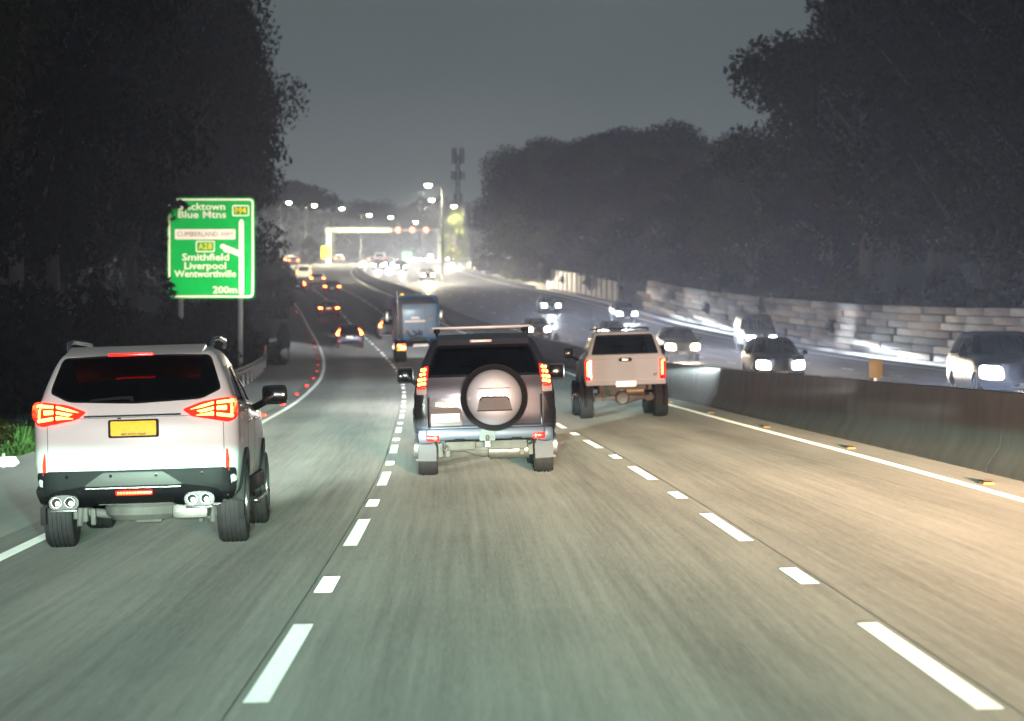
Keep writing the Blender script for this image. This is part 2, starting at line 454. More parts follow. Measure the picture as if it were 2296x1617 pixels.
# ------------------------------------------------------------------ lamps
def expr_nodes(nt):
    N = nt.nodes.new; L = nt.links.new
    def m(op, x, y=0.0, z=None, clamp=False):
        n = N('ShaderNodeMath'); n.operation = op; n.use_clamp = clamp
        for i, v in enumerate((x, y, z)):
            if v is None: continue
            if isinstance(v, (int, float)): n.inputs[i].default_value = v
            else: L(v, n.inputs[i])
        return n.outputs[0]
    return m
def beam(name, parent, loc, power, col, yaw=0.0, dip=.010, width=.30, p=2.2, stray=.02, cone=110, size=.06, side=.1):
    """a dipped headlamp: bright just under a sharp cut-off, dimmer towards the bumper"""
    d = bpy.data.lights.new(name, 'SPOT'); d.energy = power; d.color = col; d.spot_size = radians(cone); d.spot_blend = .3
    d.shadow_soft_size = size; d.use_nodes = True
    nt = d.node_tree; nt.nodes.clear()
    out = nt.nodes.new('ShaderNodeOutputLight'); em = nt.nodes.new('ShaderNodeEmission')
    tc = nt.nodes.new('ShaderNodeTexCoord'); sp = nt.nodes.new('ShaderNodeSeparateXYZ')
    nt.links.new(tc.outputs['Normal'], sp.inputs[0])
    m = expr_nodes(nt)
    az = m('ABSOLUTE', sp.outputs[2]); az = m('MAXIMUM', az, .02)
    ev = m('DIVIDE', m('MULTIPLY', sp.outputs[1], BEAM_SIGN), az)
    ah = m('DIVIDE', sp.outputs[0], az)
    below = m('MULTIPLY', m('ADD', ev, dip), -1)                 # >0 under the cut-off
    on = m('MULTIPLY_ADD', below, 1/.004, .5, clamp=True)
    ee = m('MAXIMUM', m('MULTIPLY', ev, -1), .022)
    fall = m('POWER', m('DIVIDE', .022, ee), p)
    hz = m('EXPONENT', m('MULTIPLY', m('POWER', m('DIVIDE', m('ABSOLUTE', ah), width), 2), -1))
    hz = m('MULTIPLY_ADD', hz, 1-side, side)
    up = m('EXPONENT', m('MULTIPLY', m('POWER', m('DIVIDE', m('MAXIMUM', ev, 0.0), .075), 2), -1))
    st = m('ADD', m('MULTIPLY', on, fall), m('MULTIPLY', m('SUBTRACT', 1.0, on), m('MULTIPLY', up, stray)))
    st = m('MULTIPLY', st, hz)
    nt.links.new(st, em.inputs[1]); nt.links.new(em.outputs[0], out.inputs[0])
    o = bpy.data.objects.new(name, d); link(o, parent)
    o.location = loc; o.rotation_euler = (radians(90), 0, -yaw)
    return o
BEAM_SIGN = 1.0
# ------------------------------------------------------------------ vehicle pieces
def text_mesh(body, size, off=.0, extrude=.004, name='lettering', m=None, parent=None, center=True, res=2, sx=1.0, space=1.0):
    c = bpy.data.curves.new(name, 'FONT'); c.body = body; c.size = size; c.offset = off; c.extrude = extrude; c.resolution_u = res
    c.space_character = space
    c.align_x = 'CENTER' if center else 'LEFT'; c.align_y = 'CENTER'
    t = bpy.data.objects.new(name, c); COL.objects.link(t)
    bpy.context.view_layer.update()
    me = bpy.data.meshes.new_from_object(t.evaluated_get(bpy.context.evaluated_depsgraph_get()))
    bpy.data.objects.remove(t)
    for v in me.vertices: v.co = Vector((v.co.x*sx, v.co.z, v.co.y))     # stand it up: x right, z up, extrusion along y
    me.materials.clear(); me.materials.append(m); me.name = name
    return link(bpy.data.objects.new(name, me), parent)
def wheel_mb(r, w, grooves=4, n=36):
    prof = [(-w/2, r*.64), (-w/2, r*.93), (-w/2+.02, r*.985)]
    tw = w-.05
    for k in range(grooves):
        a = -tw/2 + tw*(k+.5)/grooves
        prof += [(a-.009, r), (a-.007, r-.012), (a+.007, r-.012), (a+.009, r)]
    prof += [(w/2-.02, r*.985), (w/2, r*.93), (w/2, r*.64)]
    return MB().lathe(prof, 'x', n=n, closed=True)
def rim_mb(r, w, side):
    b = MB(); e_ = side*(w/2-.02)
    b.lathe([(side*-w*.4, r*.66), (e_, r*.66), (e_, r*.58), (side*-w*.3, r*.55)], 'x', n=24, closed=True)
    b.lathe([(e_-side*.05, r*.14), (e_-side*.005, r*.11), (e_, .01)], 'x', n=12)
    for k in range(5):
        t = 2*pi*k/5+.3
        M_ = Matrix.Rotation(t, 4, 'X')
        b.box(tuple(M_ @ Vector((e_-side*.03, 0, r*.35))), (.03, r*.16, r*.5), M_)
    return b
def wheels(root, xs, ys, r, w, grooves=4):
    made = {}
    for sx in (-1, 1):
        for y in ys:
            if sx not in made:
                wh = wheel_mb(r, w, grooves).build('wheel', RUBBER, root, 30); rm = rim_mb(r, w, sx).build('rim', ALLOY, wh)
                made[sx] = wh
            else: wh = copy_tree(made[sx], root)
            wh.location = (sx*xs, y, r)
def seat(root, x, y, z):
    s = MB().box((x, y, z+.06), (.5, .5, .16), bev=.04).box((x, y-.22, z+.42), (.48, .15, .66), Matrix.Rotation(radians(12), 4, 'X'), bev=.05)
    s = s.build('seat', INTERIOR, root)
    MB().box((x, y-.33, z+.86), (.27, .11, .19), bev=.04).build('headrest', INTERIOR, s)
def mirror_part(root, x, y, z, sx, w=.26, h=.18, m=K_PLAST):
    b = MB().box((x, y, z), (w, .16, h), bev=.05)
    b.tube([(x-sx*w*.4, y+.02, z-h*.35), (x-sx*(w*.5+.12), y+.05, z-h*.75)], .035, 8)
    o = b.build('wing_mirror', m, root, 45)
    MB().box((x, y-.083, z), (w*.82, .006, h*.76), bev=.002).build('mirror_glass', DARKGLASS, o)
    return o
def plate(root, bvh, x0, x1, z0, z1, m, off=.012, ink=True, side='rear'):
    p = patch(bvh, rect(x0, x1, z0, z1, .012), side, off, .012, 'number_plate', m, root, .3)
    return p
def shell(secs, cav=None, arch=None, arch_r=.43, arch_in=.62, cuts=(), name='body', m=None, parent=None, step=.06):
    ds = dense_secs(secs, step); bm = loft(ds)
    bvh = BVHTree.FromBMesh(bm)
    body = bm_obj(bm, name, m, parent)
    cutters = []
    if cav: cutters.append(bm_obj(loft(dense_secs(cav, .12)), 'cutter', m, None, 0))
    if arch:
        for y in arch:
            for s_ in (-1, 1):
                cutters.append(MB().lathe([(s_*arch_in, arch_r), (s_*1.4, arch_r)], 'x', (0, y, arch_r-.06), 28).build('cutter', m, None, 0))
    for poly, ax, a0, a1 in cuts: cutters.append(MB().prism(poly, ax, a0, a1).build('cutter', m, None, 0))
    if cutters:
        for c in cutters: c.parent = None
        pr = body.parent; body.parent = None
        boolean(body, cutters)
        body.parent = pr
    return body, bvh

def arch_trim(bv, root, sd, y, zc, r0, r1, m):
    ts = [-.25+(pi+.5)*k/18 for k in range(19)]
    poly = [(y+r1*cos(t), zc+r1*sin(t)) for t in ts]+[(y+r0*cos(t), zc+r0*sin(t)) for t in reversed(ts)]
    patch(bv, poly, sd, .022, .05, 'wheel_arch_trim', m, root, .2)

# ------------------------------------------------------------------ the white SUV, left
def white_suv():
    root = empty('white_suv', (0,0,0))
    #        z    w    y0   y1   rr   rf   bow  bf  taper
    secs = [(.42,.80, .20,4.55, .22, .45, .08, .2, .05), (.52,.885,.03,4.68,.20, .45, .09, .2, .05), (.70,.915,.00,4.75,.18,.42,.10,.2,.05),
            (.95,.93, .05,4.74,.17, .42, .10, .2, .06), (1.16,.93,.06,4.62,.17,.42, .10, .25,.07), (1.20,.928,.07,3.75,.17,.40,.10,.30,.07),
            (1.30,.905,.10,3.42,.17,.36,.10,.30,.07), (1.40,.87,.15,3.25,.17,.34,.10,.3,.07), (1.55,.815,.22,3.0,.16,.32,.10,.3,.07),
            (1.72,.74,.34,2.72,.15,.30,.09,.3,.06), (1.79,.69,.40,2.5,.15,.28,.09,.3,.05), (1.835,.60,.55,2.3,.2,.28,.09,.3,.04), (1.85,.45,.8,2.0,.2,.25,.08,.2,.03)]
    cav = [(.75,.82,.30,3.2,.15,.3,.08,.2,.05), (1.2,.84,.26,3.3,.15,.3,.08,.25,.05), (1.55,.745,.40,2.8,.14,.28,.08,.25,.05), (1.74,.65,.50,2.45,.14,.25,.08,.25,.05)]
    rw = rounded([(-.60,1.36),(0,1.335),(.60,1.36),(.775,1.445),(.765,1.50),(.675,1.765),(0,1.785),(-.675,1.765),(-.765,1.50),(-.775,1.445)], .05)
    s1 = rounded([(.62,1.33),(1.3,1.31),(1.34,1.66),(.98,1.66)], .05); s2 = rounded([(1.40,1.31),(2.25,1.28),(2.15,1.66),(1.42,1.67)], .05)
    s3 = rounded([(2.33,1.28),(3.02,1.26),(2.58,1.60),(2.27,1.65)], .05)
    fw = rounded([(-.72,1.32),(.72,1.32),(.60,1.70),(-.60,1.70)], .06)
    cuts = [(rw,'y',-.6,.62)] + [(s_,'x',.6,1.2) for s_ in (s1,s2,s3)] + [(s_,'x',-1.2,-.6) for s_ in (s1,s2,s3)] + [(fw,'y',2.35,3.6)]
    body, bv = shell(secs, cav, (.98,3.84), .425, .62, cuts, 'body', W_PAINT, root)
    patch(bv, rw, 'rear', .002, .006, 'rear_window', GLASS_D, root); ring(bv, rw, .018, 'rear', .006, .01, 'window_seal', K_PAINT, root)
    for sd in ('right', 'left'):
        for s_ in (s1,s2,s3):
            patch(bv, s_, sd, -.006, .006, 'side_window', GLASS_D, root); ring(bv, s_, .022, sd, .004, .012, 'window_seal', K_PAINT, root)
    patch(bv, fw, 'front', -.004, .006, 'windscreen', GLASS_L, root)
    # tail lamps: dark red housing, red lens, glowing elements
    for s_ in (1, -1):
        F = (lambda p: p) if s_ == 1 else mirror
        hs = rounded([(.435,1.27),(.60,1.335),(.80,1.365),(.915,1.375),(.935,1.27),(.915,1.175),(.85,1.145),(.74,1.165),(.52,1.205)], [.02,.05,.03,.04,.04,.03,.03,.03,.03])
        h = patch(bv, F(hs), 'rear', .018, .05, 'tail_lamp', RED_LENS, root, .05)
        for q in ([(.50,1.268),(.60,1.305),(.715,1.335),(.715,1.312),(.60,1.282)], [(.56,1.255),(.715,1.288),(.715,1.262),(.60,1.238)], [(.60,1.225),(.715,1.245),(.715,1.207),(.55,1.215)],
                  [(.74,1.338),(.89,1.352),(.90,1.325),(.74,1.312)], [(.865,1.32),(.90,1.32),(.90,1.21),(.865,1.21)], [(.74,1.235),(.895,1.212),(.885,1.185),(.74,1.205)], [(.74,1.292),(.83,1.298),(.83,1.255),(.74,1.258)]):
            patch(bv, F(rounded(q, .008)), 'rear', .024, .008, 'lamp_element', RED_HOT, h, .04)
        patch(bv, F([(.722,1.17),(.733,1.17),(.733,1.352),(.722,1.352)]), 'rear', .023, .01, 'lamp_divider', RED_DARK, h, .05)
        patch(bv, F(rounded([(.808,.745),(.842,.70),(.848,.80),(.832,.90),(.818,.91)], .01)), 'rear', .014, .03, 'reflector', RED_REFL, root, .05)
    lip = MB().prism([(.12,1.775),(.20,1.80),(.62,1.862),(.62,1.83),(.30,1.79)], 'x', -.62, .62).build('roof_spoiler', W_PAINT, root)
    MB().box((-.02,.125,1.782), (.40,.02,.026), bev=.004).build('brake_lamp', RED_LENS, root)
    patch(bv, rounded([(-.46,1.222),(.42,1.222),(.42,1.238),(-.46,1.238)], .006), 'rear', .022, .03, 'chrome_strip', CHROME, root)
    patch(bv, [(-.80,.735),(-.795,.735),(-.795,1.16),(-.80,1.16)], 'rear', .002, .006, 'tailgate_seam', K_PLAST, root)
    patch(bv, [(.795,.735),(.80,.735),(.80,1.15),(.795,1.15)], 'rear', .002, .006, 'tailgate_seam', K_PLAST, root)
    patch(bv, [(-.80,.735),(.80,.735),(.80,.741),(-.80,.741)], 'rear', .002, .006, 'tailgate_seam', K_PLAST, root)
    patch(bv, [(-.53,1.212),(.53,1.212),(.53,1.216),(-.53,1.216)], 'rear', .002, .006, 'tailgate_seam', K_PLAST, root)
    patch(bv, rounded([(-.24,1.03),(.22,1.03),(.22,1.195),(-.24,1.195)], .02), 'rear', .004, .02, 'plate_holder', K_PLAST, root)
    pl = plate(root, bv, -.215, .195, 1.048, 1.18, PLATE_Y, .02)
    patch(bv, [(-.15,1.2),(-.12,1.2),(-.12,1.212),(-.15,1.212)], 'rear', .03, .03, 'camera_pod', K_PLAST, root)
    t = text_mesh('NEW SOUTH WALES', .024, .001, .001, 'plate_lettering', PLATE_INK, pl); t.location = (-.01, bv.ray_cast(Vector((0,-4,1.1)), Vector((0,1,0)))[0].y-.0215, 1.062)
    # wiper
    wp = MB().tube([(-.02,.115,1.36),(-.02,.10,1.39),(-.12,.09,1.392),(-.40,.115,1.378)], [.02,.018,.014,.007], 8).build('rear_wiper', K_PLAST, root)
    # bumper: black lower part, sensors, silver skid plate, gloss valance
    bum = patch(bv, rounded([(-.90,.735),(.90,.735),(.905,.55),(.86,.44),(.55,.44),(.50,.50),(-.50,.50),(-.55,.44),(-.86,.44),(-.905,.55)], .03), 'rear', .016, .05, 'bumper', K_PLAST, root, .07)
    patch(bv, rounded([(-.29,.722),(.25,.722),(.43,.60),(-.47,.60)], .03), 'rear', .03, .03, 'skid_plate', mat('skid_silver', (.085,.08,.08), .5, metal=.2, var=.15, scale=3), root, .07)
    for x in (-.22,.19,-.62,.60): patch(bv, [(x+.016*cos(k*pi/4), .69+.016*sin(k*pi/4)) for k in range(8)], 'rear', .034, .01, 'parking_sensor', K_PAINT, root)
    vp = rounded([(-.47,.60),(.43,.60),(.62,.575),(.74,.55),(.78,.47),(.76,.40),(.40,.405),(.30,.43),(-.34,.43),(-.44,.405),(-.80,.40),(-.82,.47),(-.78,.55),(-.66,.575)], .02)
    val = patch(bv, vp, 'rear', .036, .09, 'valance', K_PAINT, root, .08)
    MB().box((-.01,-.045,.535), (.33,.03,.040), bev=.008).build('fog_lamp', RED_LENS, val)
    for k in range(12): MB().box((-.15+.0255*k,-.063,.535), (.019,.008,.026), bev=.003).build('lamp_element', RED_GLOW, val)
    MB().box((-.02,-.03,.582), (.86,.02,.008)).build('valance_edge', TRIM, val)
    for cx_ in (-.645,.575):
        n_ = 20; o_ = [(cx_+.135*abs(cos(t))**.7*(1 if cos(t) > 0 else -1), .462+.070*abs(sin(t))**.8*(1 if sin(t) > 0 else -1)) for t in [2*pi*k/n_ for k in range(n_)]]
        MB().prism(o_, 'y', -.045, .06).build('exhaust_surround', mat('dark_chrome', (.045,.045,.048), .35, metal=.3, var=.1), root)
        for dx in (-.060,.060):
            e_ = MB().lathe([(0,.049),(.05,.051),(.05,.041),(.0,.041)], 'y', (cx_+dx,-.095,.468), 24, closed=True).build('exhaust_tip', TRIM, root)
            MB().lathe([(0,.040),(.01,.040)], 'y', (cx_+dx,-.062,.468), 20).build('exhaust_bore', K_PLAST, e_)
            MB().lathe([(0,.024),(.012,.022)], 'y', (cx_+dx+.008,-.078,.458), 14).build('exhaust_pipe', TRIM, e_)
        MB().box((cx_,-.045,.392), (.24,.10,.022), bev=.009).build('exhaust_trim', TRIM, root)
    # underbody
    MB().lathe([(-.0,.30),(.05,.36),(.12,.37),(.18,.30)], 'z', (.0,.75,.26), 28).build('spare_tyre_pan', DIRTY2, root)
    ax = MB().tube([(-.72,.98,.34),(-.35,.95,.30),(0,.92,.27),(.35,.95,.30),(.72,.98,.34)], [.04,.045,.06,.045,.04], 10)
    ax.box((.02,.88,.27), (.26,.16,.12), bev=.04).build('rear_axle', DIRTY2, root)
    for s_ in (-1, 1):
        MB().box((s_*.58,.92,.34), (.06,.10,.22), bev=.02).box((s_*.50,.90,.28), (.05,.08,.16), bev=.02).box((s_*.66,.9,.30), (.05,.14,.08), bev=.02).tube([(s_*.62,.80,.20),(s_*.60,.86,.55)], .028, 8).build('suspension_arm', DIRTY2, root)
    MB().box((.44,.70,.33), (.34,.5,.15), bev=.06).build('muffler', STEEL, root)
    wheels(root, .80, (.98,3.84), .375, .26, 5)
    for sx in (-1, 1):
        for y in (.98,3.84): arch_trim(bv, root, 'right' if sx > 0 else 'left', y, .365, .42, .52, K_PLAST)
        MB().box((sx*.90,2.4,.50), (.06,2.0,.16), bev=.02).build('side_cladding', K_PLAST, root)
        MB().box((sx*.97,2.2,.36), (.05,1.5,.03), bev=.01).build('side_step', CHROME, root)
        MB().tube([(sx*.66,.75,1.83),(sx*.67,.82,1.90),(sx*.68,1.3,1.915),(sx*.66,2.3,1.89),(sx*.64,2.42,1.83)], .020, 8).build('roof_rail', CHROME, root)
        mirror_part(root, sx*1.09, 2.95, 1.34, sx, .25, .19)
        for y in (1.55,2.45): MB().box((sx*.935,y,1.13), (.03,.20,.035), bev=.012).build('door_handle', CHROME, root)
        sd = 'right' if sx > 0 else 'left'
        for poly in ([(1.35,.60),(1.358,.60),(1.358,1.29),(1.35,1.29)], [(2.29,.55),(2.298,.55),(2.298,1.27),(2.29,1.27)]):
            patch(bv, poly, sd, .002, .006, 'door_seam', K_PLAST, root)
        patch(bv, [(.75,1.272),(3.05,1.235),(3.05,1.25),(.75,1.287)], sd, .008, .012, 'chrome_strip', CHROME, root)
    for x in (-.38,.38): seat(root, x, 2.1, .76)
    seat(root, -.42, 1.2, .62); seat(root, .42, 1.2, .62)
    MB().box((0,2.85,1.14), (1.5,.35,.2), bev=.06).build('dashboard', INTERIOR, root)
    for x in (-.66,.66): MB().box((x,4.55,.95), (.34,.14,.14), bev=.04).build('headlamp', HL_NEAR, root)
    beam('headlamp_beam', root, (0,4.85,.85), 1.2e5, (.82,1,.90), yaw=-.04, width=.24, p=1.7, side=.012, stray=.02)
    return tag(root, 'white SUV with yellow number plate and four round exhaust tips', 'car')

# ------------------------------------------------------------------ the grey four-wheel drive with the spare wheel
def grey_4wd():
    root = empty('grey_suv', (0,0,0))
    secs = [(.50,.86,.42,4.4,.16,.40,.03,.15,.05), (.62,.95,.26,4.5,.14,.4,.04,.2,.05), (.85,.965,.22,4.55,.14,.4,.05,.2,.05), (1.10,.96,.22,4.5,.14,.4,.05,.2,.06),
            (1.16,.955,.22,3.75,.14,.4,.05,.2,.06), (1.32,.92,.24,3.4,.15,.36,.05,.25,.06), (1.46,.875,.26,3.2,.15,.34,.05,.25,.06),
            (1.65,.79,.32,2.9,.14,.3,.05,.25,.06), (1.82,.71,.38,2.6,.14,.28,.05,.25,.05), (1.90,.62,.48,2.4,.18,.28,.05,.25,.04), (1.925,.48,.7,2.1,.2,.25,.05,.2,.03)]
    cav = [(.80,.85,.34,3.3,.12,.3,.04,.2,.05), (1.3,.83,.34,3.25,.12,.3,.04,.2,.05), (1.65,.715,.42,2.75,.12,.28,.04,.2,.05), (1.84,.62,.50,2.45,.12,.25,.04,.2,.05)]
    rw = rounded([(-.80,1.36),(.80,1.36),(.765,1.48),(.655,1.765),(.60,1.79),(-.60,1.79),(-.655,1.765),(-.765,1.48)], .05)
    s1 = rounded([(.62,1.36),(1.45,1.34),(1.45,1.74),(.82,1.76)], .05); s2 = rounded([(1.53,1.34),(2.30,1.33),(2.2,1.74),(1.53,1.74)], .05); s3 = rounded([(2.38,1.33),(3.05,1.32),(2.55,1.70),(2.30,1.74)], .05)
    fw = rounded([(-.76,1.34),(.76,1.34),(.62,1.76),(-.62,1.76)], .06)
    cuts = [(rw,'y',-.6,.62)] + [(s_,'x',.6,1.2) for s_ in (s1,s2,s3)] + [(s_,'x',-1.2,-.6) for s_ in (s1,s2,s3)] + [(fw,'y',2.4,3.7)]
    body, bv = shell(secs, cav, (1.08,3.87), .45, .62, cuts, 'body', G_PAINT, root)
    patch(bv, rw, 'rear', .002, .006, 'rear_window', glass('rear_tint', (.42,.44,.47)), root); ring(bv, rw, .035, 'rear', .006, .01, 'window_seal', K_PAINT, root)
    for sd in ('right', 'left'):
        for s_ in (s1,s2,s3):
            patch(bv, s_, sd, -.006, .006, 'side_window', GLASS_D, root); ring(bv, s_, .022, sd, .004, .012, 'window_seal', K_PAINT, root)
    patch(bv, fw, 'front', -.004, .006, 'windscreen', GLASS_L, root)
    # spoiler and high lamp
    MB().prism([(.20,1.80),(.22,1.87),(.62,1.94),(.62,1.90),(.36,1.80)], 'x', -.62, .62).build('roof_spoiler', G_PAINT, root, 30)
    bl = MB().box((-.03,.205,1.845), (.30,.03,.04), bev=.008).build('brake_lamp', CLEAR_LENS, root)
    for k in range(7): MB().box((-.14+.037*k,.187,1.845), (.022,.008,.022)).build('lamp_element', mat('lamp_cell', (.75,.6,.58), .3), bl)
    # tail lamps
    for s_ in (1, -1):
        F = (lambda p: p) if s_ == 1 else mirror
        up = rounded([(.795,1.24),(.915,1.225),(.905,1.32),(.86,1.44),(.825,1.505),(.755,1.52),(.765,1.40)], .02)
        h = patch(bv, F(up), 'rear', .03, .07, 'tail_lamp', RED_LENS, root, .05)
        lo = rounded([(.785,1.135),(.925,1.135),(.925,1.235),(.785,1.235)], .02)
        patch(bv, F(lo), 'rear', .026, .06, 'indicator_lens', CLEAR_LENS, h, .05)
        patch(bv, F(rect(.80,.91,1.205,1.23,.005)), 'rear', .032, .02, 'reflector', RED_REFL, h, .05)
        for cx, cz in ((.80,1.475),(.842,1.468),(.812,1.415),(.858,1.405),(.808,1.345),(.848,1.34),(.885,1.332),(.812,1.285),(.85,1.28),(.888,1.272)):
            patch(bv, F([(cx+.021*cos(k*pi/5), cz+.023*sin(k*pi/5)) for k in range(10)]), 'rear', .038, .012, 'lamp_element', RED_HOT, h, .3)
        patch(bv, F(rounded([(.80,.70),(.955,.70),(.95,1.12),(.80,1.12)], .02)), 'rear', .012, .03, 'corner_cladding', mat('dark_corner_paint', (.035,.035,.04), .22, var=.1, coat=.6), root, .07)
        MB().tube([(s_*.77,.20,.68),(s_*.765,.185,1.1)], .012, 6).build('chrome_strip', CHROME, root)
    # tailgate details
    for poly in ([(-.785,.70),(-.779,.70),(-.779,1.34),(-.785,1.34)], [(.779,.70),(.785,.70),(.785,1.34),(.779,1.34)], [(-.78,.695),(.78,.695),(.78,.70),(-.78,.70)]):
        patch(bv, poly, 'rear', .002, .006, 'tailgate_seam', K_PLAST, root)
    patch(bv, [(-.555+.075*cos(k*pi/8), 1.215+.05*sin(k*pi/8)) for k in range(16)], 'rear', .003, .012, 'badge_disc', G_PAINT, root, .3)
    patch(bv, rounded([(-.75,.925),(-.35,.925),(-.375,1.075),(-.725,1.075)], .04), 'rear', .006, .03, 'plate_lamp_recess', K_PAINT, root)
    patch(bv, rounded([(-.68,.965),(-.43,.965),(-.44,1.03),(-.67,1.03)], .02), 'rear', .014, .02, 'handle_bar', STEEL, root)
    patch(bv, rounded([(-.75,.70),(-.315,.70),(-.315,.90),(-.36,.945),(-.75,.945)], .02), 'rear', .012, .03, 'plate_holder', mat('plate_frame', (.17,.15,.14), .5), root)
    plate(root, bv, -.735, -.345, .755, .865, PLATE_W, .028)
    # spare wheel on the tailgate
    cx, cz = .125, 1.075
    sp = MB().lathe([(.20,.36),(.20,.435),(.15,.455),(.02,.455),(-.03,.44),(-.045,.40),(-.03,.375)], 'y', (cx,0,cz), 48).build('spare_wheel', K_PLAST, root)
    MB().lathe([(-.03,.378),(-.05,.372),(-.062,.33),(-.07,.2),(-.072,.0001)], 'y', (cx,0,cz), 48).build('wheel_cover', S_PAINT, sp)
    MB().lathe([(-.034,.456),(-.052,.450),(-.052,.442),(-.034,.44)], 'y', (cx,0,cz), 48, closed=True).build('cover_band', K_PLAST, sp)
    MB().prism(rounded([(cx-.235,.90),(cx+.24,.90),(cx+.205,1.055),(cx+.17,1.085),(cx-.165,1.085),(cx-.20,1.055)], .015), 'y', -.082, -.05).build('cover_recess', mat('recess_silver', (.055,.052,.055), .45, metal=.3, var=.1, scale=40), sp)
    MB().tube([(cx-.19,-.084,1.04),(cx-.165,-.086,1.082),(cx+.17,-.086,1.082),(cx+.2,-.084,1.04)], .009, 6).build('recess_rim', K_PAINT, sp)
    MB().tube([(cx-.235,-.084,.898),(cx+.24,-.084,.898)], .008, 6).build('recess_sill', CHROME, sp)
    MB().box((cx,-.066,1.20), (.44,.02,.012), bev=.005).build('cover_crease', S_PAINT, sp)
    MB().box((cx,.21,cz), (.3,.12,.3), bev=.02).build('spare_bracket', K_PLAST, root)
    # bumper
    bm_ = MB().box((0,.27,.585), (1.62,.34,.165), bev=.05).box((-.82,.36,.56), (.22,.32,.21), bev=.07).box((.82,.36,.56), (.22,.32,.21), bev=.07).build('bumper', BUMP_P, root)
    MB().box((0,.24,.675), (1.5,.28,.02), bev=.008).build('bumper_step', BUMP_P, bm_)
    for x in (-.72,.72): MB().box((x,.12,.54), (.17,.06,.085), bev=.02).build('fog_lamp', RED_LENS, bm_); MB().box((x+(.04 if x < 0 else -.04),.085,.54), (.055,.02,.072), bev=.008).build('lamp_element', RED_REFL, bm_)
    for x in (-.36,.42): MB().tube([(x-.075,.095,.485),(x-.065,.09,.52),(x+.065,.09,.52),(x+.075,.095,.485)], .007, 6).build('bumper_slot', K_PLAST, bm_)
    MB().prism(rounded([(-.095,.49),(.13,.49),(.11,.645),(-.07,.645)], .03), 'y', .06, .14).build('hitch_cover', mat('hitch_grey', (.22,.23,.24), .5), root)
    tow = MB().box((.02,.10,.45), (.08,.3,.09), bev=.01).box((.02,-.05,.46), (.06,.10,.05), bev=.01).lathe([(0,.012),(.05,.02),(.07,.03),(.10,.02),(.11,.003)], 'z', (.02,-.08,.46), 12).build('tow_bar', STEEL, root)
    # underbody
    ax = MB().tube([(-.80,1.08,.36),(-.3,1.08,.36),(-.05,1.08,.36),(.05,1.08,.36),(.3,1.08,.36),(.80,1.08,.36)], [.05,.05,.13,.13,.05,.05], 12).build('rear_axle', DIRTY2, root)
    ub = MB().box((0,.55,.43), (1.15,.25,.08), bev=.02).box((-.35,.60,.42), (.42,.5,.12), bev=.03).box((.30,.62,.42), (.55,.5,.13), bev=.04).box((-.05,.6,.37), (.9,.06,.05), bev=.01)
    for x in (-.62,-.52,.5,.62): ub.box((x,.75,.36), (.07,.16,.2), bev=.02)
    ub.build('chassis', DIRTY2, root)
    MB().lathe([(0,.13),(.55,.13)], 'x', (.05,.85,.34), 16).build('muffler', STEEL, root)
    MB().lathe([(0,.042),(.4,.042),(.4,.034),(.02,.034)], 'y', (.60,.25,.455), 16, closed=True).build('exhaust_tip', STEEL, root)
    MB().tube([(-.55,.30,.44),(-.53,.26,.39),(-.56,.26,.36),(-.59,.30,.40)], .014, 6).build('tow_hook', STEEL, root)
    wheels(root, .80, (1.08,3.87), .385, .27, 5)
    for sx in (-1, 1):
        MB().prism([(sx*.68,.21),(sx*.96,.22),(sx*.965,.45),(sx*.93,.52),(sx*.72,.50),(sx*.675,.40)], 'y', .58, .60).build('mud_flap', FLAP, root)
        for y in (1.08,3.87): arch_trim(bv, root, 'right' if sx > 0 else 'left', y, .39, .445, .55, mat('dark_side_paint', (.04,.04,.045), .25, var=.1, coat=.5))
        MB().box((sx*.93,2.45,.56), (.08,1.8,.16), bev=.02).build('side_cladding', MATS['dark_side_paint'], root)
        MB().tube([(sx*.62,.75,1.93),(sx*.63,.85,1.985),(sx*.63,2.2,1.99),(sx*.61,2.4,1.92)], .020, 8).build('roof_rail', K_PLAST, root)
        mirror_part(root, sx*1.10, 3.05, 1.38, sx, .24, .24, mat('mirror_shell', (.09,.085,.09), .3, coat=.4))
        MB().box((sx*.97,1.7,1.12), (.03,.2,.035), bev=.012).build('door_handle', CHROME, root)
    MB().box((0,1.25,2.04), (1.38,.085,.034), bev=.014).build('roof_bar', mat('bar_silver', (.62,.58,.60), .4, metal=.4), root)
    MB().box((.03,2.05,2.035), (1.38,.085,.034), bev=.014).build('roof_bar', MATS['bar_silver'], root)
    for y in (1.25,2.05):
        for x in (-.62,.62): MB().box((x,y,2.0), (.09,.1,.06), bev=.02).build('bar_foot', K_PLAST, root)
    MB().tube([(-.60,.78,1.925),(-.2,.70,1.94),(.2,.70,1.94),(.60,.78,1.925)], .012, 6).build('roof_gutter', CHROME, root)
    for x in (-.38,.38): seat(root, x, 2.1, .76)
    for x in (-.45,.45): seat(root, x, 1.25, .66)
    MB().box((0,2.42,1.70), (.24,.03,.07), bev=.015).build('rear_view_mirror', K_PLAST, root)
    MB().box((0,2.95,1.2), (1.5,.35,.2), bev=.06).build('dashboard', INTERIOR, root)
    for x in (-.7,.7): MB().box((x,4.35,1.0), (.32,.14,.16), bev=.04).build('headlamp', HL_NEAR, root)
    beam('headlamp_beam', root, (0,4.65,.95), 2.6e5, (1,.97,.92), yaw=-.035, width=.055, p=3.2, dip=.016, stray=.5, side=.006)
    return tag(root, 'grey four-wheel drive with spare wheel on its tailgate and silver roof bars', 'car')

